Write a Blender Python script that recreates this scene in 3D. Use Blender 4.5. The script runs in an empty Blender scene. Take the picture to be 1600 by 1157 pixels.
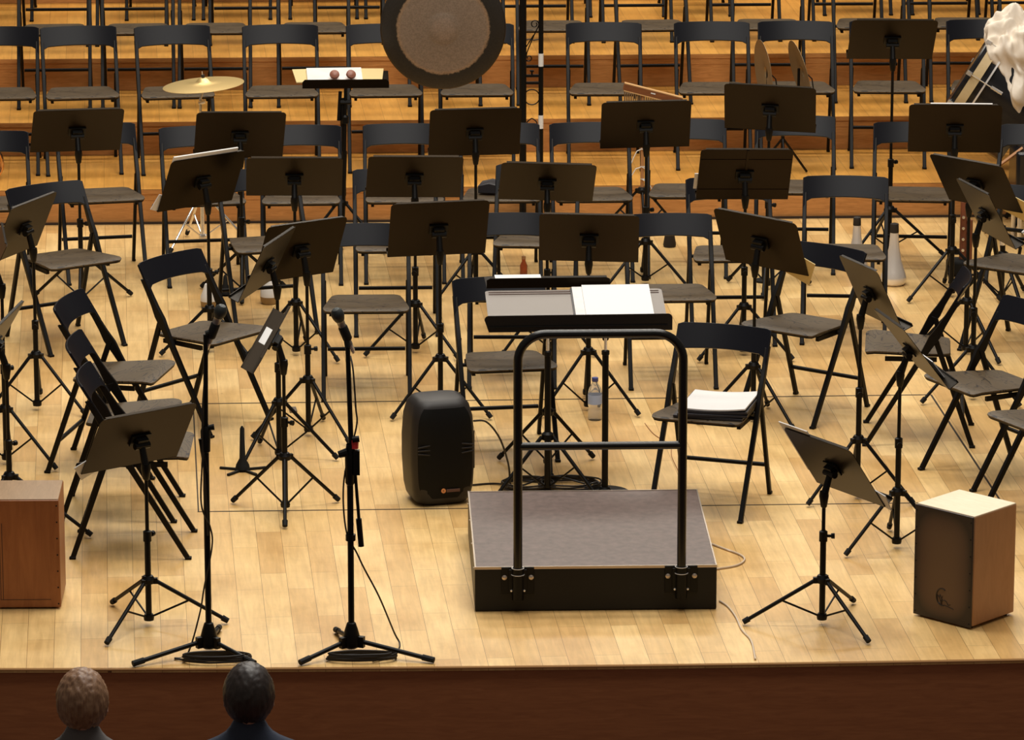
import bpy, bmesh, math, random
from mathutils import Vector, Matrix
from math import sin, cos, pi, radians as RD
random.seed(7)
sc = bpy.context.scene
COL = sc.collection
PI = pi

# ---------------------------------------------------------------- materials
def nmat(name, col=(.5,.5,.5), rough=.5, metal=0., spec=.5, coat=0.):
    m = bpy.data.materials.new(name); m.use_nodes = True
    b = m.node_tree.nodes['Principled BSDF']
    b.inputs['Base Color'].default_value = (*col, 1)
    b.inputs['Roughness'].default_value = rough
    b.inputs['Metallic'].default_value = metal
    b.inputs['Specular IOR Level'].default_value = spec
    b.inputs['Coat Weight'].default_value = coat
    return m
def N(m, t, **kw):
    n = m.node_tree.nodes.new(t)
    for k, v in kw.items():
        if k.startswith('_'): setattr(n, k[1:], v)
        else: n.inputs[k.replace('__', ' ')].default_value = v
    return n
def L(m, a, ao, b, bi): m.node_tree.links.new(a.outputs[ao], b.inputs[bi])
def bsdf(m): return m.node_tree.nodes['Principled BSDF']
def ramp(m, stops):
    n = m.node_tree.nodes.new('ShaderNodeValToRGB')
    e = n.color_ramp.elements
    e[1].position = 1.0; e[0].position = 0.0
    ps = [p for p, c in stops]
    e[0].position = ps[0]; e[1].position = max(ps[-1], ps[0]+1e-4)
    for p, c in stops[1:-1]: e.new(p)
    for el, (p, c) in zip(sorted(e, key=lambda q: q.position), stops): el.color = (*c, 1)
    return n
def mixc(m, mode='MIX', fac=.5):
    n = m.node_tree.nodes.new('ShaderNodeMix'); n.data_type = 'RGBA'; n.blend_type = mode
    n.inputs[0].default_value = fac
    return n

def planks(name, c1, c2, dark, ang, width=.108, length=.62, rough=.33, coat=.0):
    m = nmat(name, c1, rough)
    tc = N(m, 'ShaderNodeTexCoord')
    mp = N(m, 'ShaderNodeMapping'); mp.inputs['Rotation'].default_value = (0, 0, RD(-90) + ang)
    L(m, tc, 'Object', mp, 'Vector')
    br = N(m, 'ShaderNodeTexBrick', _offset=.37, _offset_frequency=2, _squash=1.0)
    br.inputs['Color1'].default_value = (*c1, 1); br.inputs['Color2'].default_value = (*c2, 1)
    br.inputs['Mortar'].default_value = (*dark, 1)
    br.inputs['Scale'].default_value = 1; br.inputs['Mortar Size'].default_value = .0009
    br.inputs['Mortar Smooth'].default_value = .25
    br.inputs['Brick Width'].default_value = length; br.inputs['Row Height'].default_value = width
    br.inputs['Bias'].default_value = -.1
    L(m, mp, 'Vector', br, 'Vector')
    # grain stretched along the boards
    mg = N(m, 'ShaderNodeMapping'); mg.inputs['Scale'].default_value = (2.2, 26, 1)
    L(m, mp, 'Vector', mg, 'Vector')
    ng = N(m, 'ShaderNodeTexNoise', Scale=1.6, Detail=6, Roughness=.6, Distortion=.5)
    L(m, mg, 'Vector', ng, 'Vector')
    rg = ramp(m, [(.3, (.78,.74,.68)), (.7, (1.08,1.06,1.04))])
    L(m, ng, 'Fac', rg, 'Fac')
    mx = mixc(m, 'MULTIPLY', .75); L(m, br, 'Color', mx, 6); L(m, rg, 'Color', mx, 7)
    # soft blotches of wear
    nb = N(m, 'ShaderNodeTexNoise', Scale=2.3, Detail=5, Roughness=.62)
    L(m, tc, 'Object', nb, 'Vector')
    rb = ramp(m, [(.33, (.80,.72,.62)), (.5, (.97,.95,.92)), (.68, (1.1,1.12,1.16))])
    L(m, nb, 'Fac', rb, 'Fac')
    m2 = mixc(m, 'MULTIPLY', .8); L(m, mx, 2, m2, 6); L(m, rb, 'Color', m2, 7)
    # small scuffs
    ns = N(m, 'ShaderNodeTexNoise', Scale=30, Detail=3, Roughness=.7)
    L(m, tc, 'Object', ns, 'Vector')
    rs = ramp(m, [(.24, (.45,.35,.25)), (.30, (1,1,1))])
    L(m, ns, 'Fac', rs, 'Fac')
    m3 = mixc(m, 'MULTIPLY', .7); L(m, m2, 2, m3, 6); L(m, rs, 'Color', m3, 7)
    L(m, m3, 2, bsdf(m), 'Base Color')
    rr = N(m, 'ShaderNodeMapRange'); rr.inputs['To Min'].default_value = rough-.07; rr.inputs['To Max'].default_value = rough+.12
    L(m, nb, 'Fac', rr, 'Value'); L(m, rr, 'Result', bsdf(m), 'Roughness')
    return m

def grain(name, c1, c2, scale=(1, 1, 12), rough=.45, nscale=3, detail=6, dist=1.):
    m = nmat(name, c1, rough)
    tc = N(m, 'ShaderNodeTexCoord'); mp = N(m, 'ShaderNodeMapping')
    mp.inputs['Scale'].default_value = scale
    L(m, tc, 'Object', mp, 'Vector')
    n = N(m, 'ShaderNodeTexNoise', Scale=nscale, Detail=detail, Roughness=.6, Distortion=dist)
    L(m, mp, 'Vector', n, 'Vector')
    r = ramp(m, [(.3, c1), (.7, c2)])
    L(m, n, 'Fac', r, 'Fac'); L(m, r, 'Color', bsdf(m), 'Base Color')
    return m

BOARD = RD(2.5)
M = {}
M['floor'] = planks('stage_maple_boards', (.86,.60,.265), (.66,.40,.145), (.22,.11,.04), -BOARD)
M['tread'] = planks('riser_maple_boards', (.76,.385,.080), (.65,.315,.06), (.25,.12,.03), -BOARD, width=.108, length=.9)
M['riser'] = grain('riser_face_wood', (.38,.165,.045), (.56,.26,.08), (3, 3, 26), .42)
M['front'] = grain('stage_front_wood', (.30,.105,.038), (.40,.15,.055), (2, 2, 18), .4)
M['edge'] = nmat('edge_lacquer', (.55,.30,.12), .3)
M['gap'] = nmat('dark_gap', (.03,.016,.008), .8)
M['hall'] = grain('hall_floor_carpet', (.05,.02,.015), (.08,.03,.02), (10,10,10), .9)
M['chair'] = nmat('chair_charcoal_shell', (.0055,.0057,.0085), .34, 0, .13)
M['frame'] = nmat('chair_dark_tube', (.0045,.0035,.003), .45, 0, .16)
# seat with dark wavy veins
m = nmat('seat_taupe_veneer', (.12,.09,.06), .5, 0, .22)
tc = N(m, 'ShaderNodeTexCoord'); mp = N(m, 'ShaderNodeMapping'); mp.inputs['Scale'].default_value = (1, 3.0, 1)
L(m, tc, 'Object', mp, 'Vector')
nz = N(m, 'ShaderNodeTexNoise', Scale=4.5, Detail=2, Roughness=.45, Distortion=.9)
L(m, mp, 'Vector', nz, 'Vector')
mu = N(m, 'ShaderNodeMath', _operation='MULTIPLY'); mu.inputs[1].default_value = 7
L(m, nz, 'Fac', mu, 0)
fr = N(m, 'ShaderNodeMath', _operation='FRACT'); L(m, mu, 'Value', fr, 0)
r = ramp(m, [(0, (.010,.007,.006)), (.09, (.016,.011,.009)), (.13, (.072,.049,.027)), (1, (.089,.063,.036))])
L(m, fr, 'Value', r, 'Fac'); L(m, r, 'Color', bsdf(m), 'Base Color')
M['seat'] = m
M['stand'] = nmat('stand_black_steel', (.0035,.003,.0027), .42, 0, .2)
M['desk'] = nmat('desk_black_sheet', (.0040,.0026,.0014), .33, .0, .20)
bsdf(M['desk']).inputs['Specular Tint'].default_value = (1,.74,.50,1)
M['rubber'] = nmat('black_rubber', (.005,.005,.005), .7, 0, .3)
M['rail'] = nmat('rail_black_gloss', (.004,.004,.004), .25, 0, .45)
M['paper'] = grain('white_paper', (.62,.60,.585), (.72,.70,.69), (4,4,4), .8)
M['score'] = nmat('printed_score', (.8,.78,.76), .8)
tc = N(M['score'], 'ShaderNodeTexCoord'); wv = N(M['score'], 'ShaderNodeTexWave', Scale=28, Distortion=0.4, _bands_direction='Y')
L(M['score'], tc, 'Object', wv, 'Vector')
r = ramp(M['score'], [(.0, (.52,.51,.50)), (.18, (.70,.685,.675))]); L(M['score'], wv, 'Fac', r, 'Fac'); L(M['score'], r, 'Color', bsdf(M['score']), 'Base Color')
M['folder'] = nmat('dark_folder_card', (.02,.018,.022), .5)
M['white'] = nmat('white_plastic', (.75,.74,.72), .5)
M['yellowed'] = nmat('cream_card', (.62,.48,.22), .7)
M['chrome'] = nmat('chrome', (.80,.78,.75), .2, .75)
M['silver'] = nmat('brushed_aluminium', (.85,.82,.80), .30, .55)
M['brass'] = nmat('cymbal_brass', (.85,.62,.26), .34, .75)
M['brassd'] = nmat('cymbal_bronze_back', (.30,.21,.11), .45, .5)
M['cork'] = nmat('cork_black', (.02,.015,.012), .8)
M['red'] = nmat('red_tape', (.65,.03,.03), .5)
M['mesh'] = nmat('microphone_grille', (.03,.035,.035), .5, .4)
M['micbody'] = nmat('microphone_body_grey', (.25,.24,.24), .35, .6)
M['spk'] = nmat('speaker_moulded_plastic', (.016,.013,.012), .5, 0, .4)
M['grille'] = nmat('speaker_black_grille', (.002,.002,.002), .6, 0, .2)
M['orange'] = nmat('badge_orange', (.7,.28,.1), .4)
M['cable'] = nmat('black_cable_rubber', (.014,.010,.008), .5)
M['wcable'] = nmat('pale_cable', (.62,.50,.38), .5)
m = grain('podium_brown_carpet', (.088,.060,.052), (.155,.108,.094), (3,3,3), .42, 9, 8, .2)
M['podtop'] = m
M['podside'] = nmat('podium_black_board', (.0045,.004,.0038), .45, 0, .3)
M['alu'] = nmat('podium_aluminium_trim', (.55,.47,.40), .35, .8)
M['cdesk'] = nmat('conductor_desk_sheen', (.165,.140,.122), .42)  # black desk; the overhead light it reflects is put into this grey base
M['cajtop'] = grain('cajon_birch_top', (.80,.66,.46), (.90,.78,.58), (4,30,4), .45)
M['cajside'] = grain('cajon_birch_side', (.36,.17,.075), (.44,.22,.105), (6,6,1.5), .5)
M['cajred'] = grain('cajon_mahogany_front', (.24,.075,.02), (.34,.12,.035), (8,8,1.2), .4)
M['cajredtop'] = grain('cajon_brown_top', (.26,.16,.08), (.34,.21,.11), (20,3,3), .45)
M['groove'] = nmat('dark_inlay', (.06,.02,.01), .6)
# tapped face of the pale cajon : sunburst stain printed on the board
m = nmat('cajon_sunburst_front', (.1,.05,.03), .4)
tc = N(m, 'ShaderNodeTexCoord'); sp = N(m, 'ShaderNodeSeparateXYZ'); L(m, tc, 'Generated', sp, 'Vector')
def absd(m, src, out, c, s):
    a = N(m, 'ShaderNodeMath', _operation='SUBTRACT'); a.inputs[1].default_value = c; L(m, src, out, a, 0)
    b = N(m, 'ShaderNodeMath', _operation='ABSOLUTE'); L(m, a, 'Value', b, 0)
    d = N(m, 'ShaderNodeMath', _operation='MULTIPLY'); d.inputs[1].default_value = s; L(m, b, 'Value', d, 0)
    return d
dx = absd(m, sp, 'X', .5, 2.); dz = absd(m, sp, 'Z', .5, 2.)
p1 = N(m, 'ShaderNodeMath', _operation='POWER'); p1.inputs[1].default_value = 3; L(m, dx, 'Value', p1, 0)
p2 = N(m, 'ShaderNodeMath', _operation='POWER'); p2.inputs[1].default_value = 4; L(m, dz, 'Value', p2, 0)
ad = N(m, 'ShaderNodeMath', _operation='ADD'); L(m, p1, 'Value', ad, 0); L(m, p2, 'Value', ad, 1)
r = ramp(m, [(0, (.13,.072,.038)), (.30, (.095,.05,.029)), (.85, (.018,.010,.009))])
L(m, ad, 'Value', r, 'Fac'); L(m, r, 'Color', bsdf(m), 'Base Color')
M['cajburst'] = m
# gong face: dark rough rim, smoother brown centre
m = nmat('gong_bronze', (.1,.07,.05), .42, .3)
tc = N(m, 'ShaderNodeTexCoord'); ln = N(m, 'ShaderNodeVectorMath', _operation='LENGTH'); L(m, tc, 'Object', ln, 0)
n1 = N(m, 'ShaderNodeTexNoise', Scale=45, Detail=6, Roughness=.7); L(m, tc, 'Object', n1, 'Vector')
ma = N(m, 'ShaderNodeMath', _operation='MULTIPLY_ADD'); ma.inputs[1].default_value = .03; L(m, n1, 'Fac', ma, 0); L(m, ln, 'Value', ma, 2)
mr = N(m, 'ShaderNodeMath', _operation='MULTIPLY'); mr.inputs[1].default_value = 2.5; L(m, ma, 'Value', mr, 0)
r = ramp(m, [(0, (.26,.185,.132)), (.19, (.255,.18,.128)), (.23, (.215,.155,.11)), (.63, (.235,.168,.118)), (.67, (.30,.19,.11)), (.695, (.022,.018,.014)), (1, (.030,.024,.020))])
L(m, mr, 'Value', r, 'Fac')
n2 = N(m, 'ShaderNodeTexNoise', Scale=120, Detail=3); L(m, tc, 'Object', n2, 'Vector')
r2 = ramp(m, [(.35, (.75,.75,.75)), (.65, (1.25,1.25,1.25))]); L(m, n2, 'Fac', r2, 'Fac')
mx = mixc(m, 'MULTIPLY', .6); L(m, r, 'Color', mx, 6); L(m, r2, 'Color', mx, 7); L(m, mx, 2, bsdf(m), 'Base Color')
M['gong'] = m
M['cream'] = grain('cream_hoop', (.55,.42,.22), (.64,.50,.29), (3,3,3), .4)
M['cloth'] = grain('cream_fleece', (.70,.60,.48), (.84,.76,.66), (3,3,3), .95)
M['blackgloss'] = nmat('drum_black_lacquer', (.008,.008,.010), .22)
M['stick'] = nmat('stick_wood', (.42,.20,.08), .5)
M['barwood'] = grain('chime_bar_mahogany', (.16,.055,.02), (.24,.085,.03), (2,20,20), .35)
M['barlight'] = nmat('chime_bar_edge', (.62,.36,.15), .4)
M['chime'] = nmat('chime_tubes', (.55,.47,.42), .3, 1.)
M['cast'] = nmat('castanet_rosewood', (.28,.10,.06), .35)
M['gold'] = nmat('trumpet_lacquer', (.75,.45,.25), .18, 1.)
M['skin'] = nmat('skin', (.55,.33,.23), .55)
M['hairb'] = grain('brown_hair', (.16,.075,.04), (.34,.19,.10), (30,30,3), .5)
M['hairk'] = grain('black_hair', (.012,.008,.007), (.035,.022,.018), (30,30,3), .45)
M['shirt'] = nmat('navy_jumper', (.03,.04,.07), .9)
M['shirt2'] = nmat('grey_jumper', (.12,.11,.11), .9)
M['plush'] = nmat('seat_plush', (.12,.02,.02), .9)
m = nmat('clear_plastic', (.85,.9,.95), .08); bsdf(m).inputs['Transmission Weight'].default_value = .85; bsdf(m).inputs['IOR'].default_value = 1.2
M['clear'] = m
m = nmat('amber_glass', (.5,.12,.04), .15); bsdf(m).inputs['Transmission Weight'].default_value = .5
M['amber'] = m
M['blue'] = nmat('blue_cap', (.03,.05,.25), .4)
M['label'] = nmat('blue_white_label', (.35,.45,.7), .5)

# ---------------------------------------------------------------- mesh builder
class MB:
    def __init__(s): s.bm = bmesh.new()
    def quad(s, vs):
        v = [s.bm.verts.new(p) for p in vs]; return s.bm.faces.new(v)
    def box(s, c, d, R=None):
        R = R or Matrix.Identity(3); c = Vector(c)
        v = []
        for x in (-.5,.5):
            for y in (-.5,.5):
                for z in (-.5,.5):
                    v.append(s.bm.verts.new(c + R @ Vector((x*d[0], y*d[1], z*d[2]))))
        for f in ((0,1,3,2),(4,6,7,5),(0,4,5,1),(2,3,7,6),(0,2,6,4),(1,5,7,3)):
            s.bm.faces.new([v[i] for i in f])
        return s
    def tube(s, a, b, r0, r1=None, n=10, cap=True):
        a = Vector(a); b = Vector(b); r1 = r0 if r1 is None else r1
        d = (b-a).normalized(); q = d.to_track_quat('Z', 'Y').to_matrix()
        A = [s.bm.verts.new(a + q @ Vector((cos(2*PI*i/n)*r0, sin(2*PI*i/n)*r0, 0))) for i in range(n)]
        B = [s.bm.verts.new(b + q @ Vector((cos(2*PI*i/n)*r1, sin(2*PI*i/n)*r1, 0))) for i in range(n)]
        for i in range(n):
            j = (i+1) % n; s.bm.faces.new((A[i], A[j], B[j], B[i]))
        if cap: s.bm.faces.new(A[::-1]); s.bm.faces.new(B)
        return s
    def path(s, pts, r, n=8, closed=False):
        pts = [Vector(p) for p in pts]; k = len(pts); rings = []
        up = Vector((0,0,1)); prev = None
        for i, p in enumerate(pts):
            if closed: t = pts[(i+1) % k] - pts[i-1]
            else: t = pts[min(i+1, k-1)] - pts[max(i-1, 0)]
            t.normalize()
            if prev is None:
                a = t.cross(up)
                if a.length < 1e-3: a = t.cross(Vector((1,0,0)))
                a.normalize()
            else:
                a = prev - t*prev.dot(t)
                if a.length < 1e-5: a = t.cross(up)
                a.normalize()
            prev = a; b = t.cross(a)
            rr = r(i/(k-1)) if callable(r) else r
            rings.append([s.bm.verts.new(p + (a*cos(2*PI*j/n) + b*sin(2*PI*j/n))*rr) for j in range(n)])
        m = k if closed else k-1
        for i in range(m):
            A = rings[i]; B = rings[(i+1) % k]
            for j in range(n):
                jj = (j+1) % n; s.bm.faces.new((A[j], A[jj], B[jj], B[j]))
        if not closed: s.bm.faces.new(rings[0][::-1]); s.bm.faces.new(rings[-1])
        return s
    def lathe(s, prof, n=32, M4=None):
        M4 = M4 or Matrix.Identity(4); rings = []
        for (r, z) in prof:
            if r < 1e-6: rings.append([s.bm.verts.new(M4 @ Vector((0,0,z)))])
            else: rings.append([s.bm.verts.new(M4 @ Vector((cos(2*PI*i/n)*r, sin(2*PI*i/n)*r, z))) for i in range(n)])
        for A, B in zip(rings, rings[1:]):
            for i in range(n):
                j = (i+1) % n
                if len(A) == 1 and len(B) == 1: continue
                if len(A) == 1: s.bm.faces.new((A[0], B[i], B[j]))
                elif len(B) == 1: s.bm.faces.new((A[i], A[j], B[0]))
                else: s.bm.faces.new((A[i], A[j], B[j], B[i]))
        return s
    def prism(s, pts, off):
        """pts: planar loop of 3D points; off: thickness vector"""
        off = Vector(off)
        A = [s.bm.verts.new(Vector(p)) for p in pts]; B = [s.bm.verts.new(Vector(p)+off) for p in pts]
        n = len(A)
        s.bm.faces.new(A); s.bm.faces.new(B[::-1])
        for i in range(n):
            j = (i+1) % n; s.bm.faces.new((A[i], B[i], B[j], A[j]))
        return s
    def sheet(s, grid, th):
        """grid of points [i][j] thickened along vertex normals estimate th vector fn/const"""
        ni, nj = len(grid), len(grid[0])
        def nor(i, j):
            a = grid[min(i+1,ni-1)][j] - grid[max(i-1,0)][j]; b = grid[i][min(j+1,nj-1)] - grid[i][max(j-1,0)]
            c = a.cross(b); return c.normalized() if c.length > 1e-9 else Vector((0,0,1))
        A = [[s.bm.verts.new(grid[i][j]) for j in range(nj)] for i in range(ni)]
        B = [[s.bm.verts.new(grid[i][j] + nor(i,j)*th) for j in range(nj)] for i in range(ni)]
        for i in range(ni-1):
            for j in range(nj-1):
                s.bm.faces.new((A[i][j], A[i][j+1], A[i+1][j+1], A[i+1][j]))
                s.bm.faces.new((B[i][j], B[i+1][j], B[i+1][j+1], B[i][j+1]))
        for i in range(ni-1):
            s.bm.faces.new((A[i][0], A[i+1][0], B[i+1][0], B[i][0]))
            s.bm.faces.new((A[i][-1], B[i][-1], B[i+1][-1], A[i+1][-1]))
        for j in range(nj-1):
            s.bm.faces.new((A[0][j], B[0][j], B[0][j+1], A[0][j+1]))
            s.bm.faces.new((A[-1][j], A[-1][j+1], B[-1][j+1], B[-1][j]))
        return s
    def build(s, name, mat, parent=None, smooth=35, bevel=0, subsurf=0, loc=None, rot=None):
        bmesh.ops.recalc_face_normals(s.bm, faces=s.bm.faces)
        me = bpy.data.meshes.new(name); s.bm.to_mesh(me); s.bm.free()
        if smooth:
            me.polygons.foreach_set('use_smooth', [True]*len(me.polygons))
            me.set_sharp_from_angle(angle=RD(smooth))
        me.materials.append(mat)
        o = bpy.data.objects.new(name, me); COL.objects.link(o)
        if parent: o.parent = parent
        if loc is not None: o.location = loc
        if rot is not None: o.rotation_euler = rot
        if bevel:
            b = o.modifiers.new('Bevel', 'BEVEL'); b.width = bevel; b.segments = 3; b.limit_method = 'ANGLE'; b.angle_limit = RD(40)
        if subsurf:
            b = o.modifiers.new('Sub', 'SUBSURF'); b.levels = subsurf; b.render_levels = subsurf
        return o
def tag(o, label, cat, group=None, kind=None):
    if label: o['label'] = label
    if cat: o['category'] = cat
    if group: o['group'] = group
    if kind: o['kind'] = kind
    return o
def thing(name, loc, rz, label, cat, group=None):
    o = bpy.data.objects.new(name, None); COL.objects.link(o); o.empty_display_size = .1
    o.location = loc; o.rotation_euler = (0, 0, rz)
    return tag(o, label, cat, group)
def kids(o): return KID.get(o.name, [])
def dup(root, loc, rz, label, group=None):
    def cp(o, par):
        c = o.copy(); COL.objects.link(c)
        if par: c.parent = par
        for ch in o.children: cp(ch, c)
        return c
    r = cp(root, None); r.location = loc; r.rotation_euler = (0, 0, rz)
    r['label'] = label
    if group: r['group'] = group
    return r
def struct(o): o['kind'] = 'structure'; return o
def rot3(rx=0, ry=0, rz=0):
    from mathutils import Euler
    return Euler((rx, ry, rz)).to_matrix()

# ---------------------------------------------------------------- setting
def front_y(x): return -.722 + .05*((x-.75)/2.6)**2
xs = [-5 + i*.25 for i in range(49)]
b = MB()
b.prism([(x, front_y(max(-2.2, min(3.2, x))), -.02) for x in xs] + [(7, 7.36, -.02), (-5, 7.36, -.02)], (0,0,.02))
struct(b.build('floor', M['floor'], smooth=0))
b = MB()
fy = [front_y(max(-2.2, min(3.2, x)))+.012 for x in xs]
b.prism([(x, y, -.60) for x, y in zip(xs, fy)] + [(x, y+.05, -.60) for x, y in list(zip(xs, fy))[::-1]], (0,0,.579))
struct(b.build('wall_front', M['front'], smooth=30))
b = MB(); b.path([(x, front_y(max(-2.2, min(3.2, x)))-.001, -.006) for x in xs], .0055, 6)
struct(b.build('trim_1', M['edge']))
b = MB(); b.box((1, -6.4, -.53), (12, 12, .06)); struct(b.build('floor_hall', M['hall'], smooth=0)).name = 'floor.001'
# three steps behind the floor, each .195 high
steps = [(7.34, 8.28, .195), (8.28, 9.215, .39), (9.215, 11.1, .585), (11.1, 13.2, .78)]
for i, (y0, y1, z) in enumerate(steps):
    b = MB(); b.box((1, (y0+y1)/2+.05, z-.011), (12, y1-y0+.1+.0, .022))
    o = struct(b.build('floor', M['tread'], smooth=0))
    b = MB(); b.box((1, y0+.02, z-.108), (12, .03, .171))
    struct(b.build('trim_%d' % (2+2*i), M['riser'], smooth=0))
    b = MB(); b.box((1, y0+.004, z-.012), (12, .012, .024)); b.box((1, y0+.006, z-.0425), (12, .006, .036))
    struct(b.build('trim_%d' % (3+2*i), M['riser'] if i else M['riser'], smooth=0))
# dark slot at the foot of the first step
b = MB(); b.box((1, 7.335, .006), (12, .012, .012)); struct(b.build('trim_20', M['gap'], smooth=0))
# joints of the stage lift in the floor
def joint(p, q, w, nm):
    p = Vector((*p, 0)); q = Vector((*q, 0)); d = (q-p).normalized(); nn = Vector((-d.y, d.x, 0))*w/2
    b = MB(); b.prism([p-nn+Vector((0,0,-.004)), q-nn+Vector((0,0,-.004)), q+nn+Vector((0,0,-.004)), p+nn+Vector((0,0,-.004))], (0,0,.0052))
    struct(b.build(nm, M['gap'], smooth=0))
joint((-1.245, 3.40), (2.32, 3.43), .012, 'trim_21'); joint((-1.245, 3.40), (-1.176, 1.535), .006, 'trim_22')
joint((2.32, 3.43), (2.40, 1.55), .009, 'trim_23'); joint((-1.18, 1.535), (2.40, 1.55), .010, 'trim_24')

# ---------------------------------------------------------------- folding chair
def make_chair(label):
    t = thing('folding_chair', (0,0,0), 0, label, 'chair', CG)
    W = .207; F = Vector((0, -.250, 0)); T = Vector((0, .190, .745))
    def yp(z): return -.250 + (z/.745)*.440
    for s in (-1, 1):
        # long front leg that runs up into the backrest, flat section with a gusset above the seat
        x = s*W
        prof_f = []; prof_b = []
        for z, hw in ((0,.011),(.30,.0125),(.40,.014),(.47,.019),(.53,.026),(.58,.018),(.64,.0145),(.70,.0145)):
            y = yp(z); prof_f.append((x-s*.010, y-hw-.001, z)); prof_b.append((x-s*.010, y+hw+.001, z))
        b = MB(); b.prism(prof_f + prof_b[::-1], (s*.021,0,0)); b.box((x, yp(0)+.001, .006), (.025,.028,.012))
        b.build('leg', M['frame'], t, smooth=30, bevel=.003)
        # rear leg hinged at the gusset
        b = MB(); x2 = s*(W+.003)
        a = Vector((x2, .062, .520)); e = Vector((x2, .248, 0))
        b.prism([a+Vector((0,-.014,.01)), a+Vector((0,.016,.0)), e+Vector((0,.012,0)), e+Vector((0,-.012,0))], (s*-.017,0,0))
        b.box((x2-s*.007, .247, .006), (.019,.028,.012))
        b.build('leg', M['frame'], t, smooth=30, bevel=.003)
    b = MB(); b.tube((-.19, .199, .148), (.19, .199, .148), .0098); b.build('stretcher', M['frame'], t)
    # seat: thin shell, narrow at the back, clipped front corners
    half = [(.0,.135),(.010,.152),(.03,.166),(.10,.178),(.20,.191),(.30,.202),(.350,.207),(.374,.205),(.386,.196),(.391,.172)]
    out = [(w, v) for v, w in half] + [(-w, v) for v, w in half[::-1]]
    def zs(x, v): return .430 + .022*(v/.39) - .010*sin(PI*min(1, v/.39))*(1-(x/.2)**2) - .035*max(0, (v-.34)/.05)**2*.3
    grid = []
    for v, w in half:
        grid.append([Vector((w*k/6, .135-v, zs(w*k/6, v))) for k in range(-6, 7)])
    b = MB(); b.sheet(grid, .007); st_ = b.build('seat', M['seat'], t, smooth=50)
    b = MB(); b.sheet([[p + Vector((-p.x*.02, .003, -.0078)) for p in row] for row in grid], .007); b.build('underside', M['frame'], st_, smooth=50)
    for s in (-1, 1):
        b = MB(); b.box((s*.170, -.045, .412), (.016, .24, .020)); b.tube((s*.168, .002, .412), (s*.214, .002, .412), .009)
        b.build('seat_rail', M['frame'], t)
    # backrest band bowed backwards, lower edge arched with rounded corners
    grid = []
    n = 20
    for i in range(n+1):
        u = -1 + 2*i/n; x = u*.2185
        bow = .034*(1-u*u)
        zb = .664 + .006*(1-u*u)
        e = abs(u)
        if e > .80: zb -= .040*((e-.80)/.20)**2.2
        zt = .770 if e < .97 else .764
        col = []
        for k in range(6):
            z = zb + (zt-zb)*k/5
            col.append(Vector((x, yp(z)+bow-.006, z)))
        grid.append(col)
    b = MB(); b.sheet(grid, .011); b.build('backrest', M['chair'], t, smooth=60, bevel=.002)
    return t
CG = 'black folding chairs set out on the stage'
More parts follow.
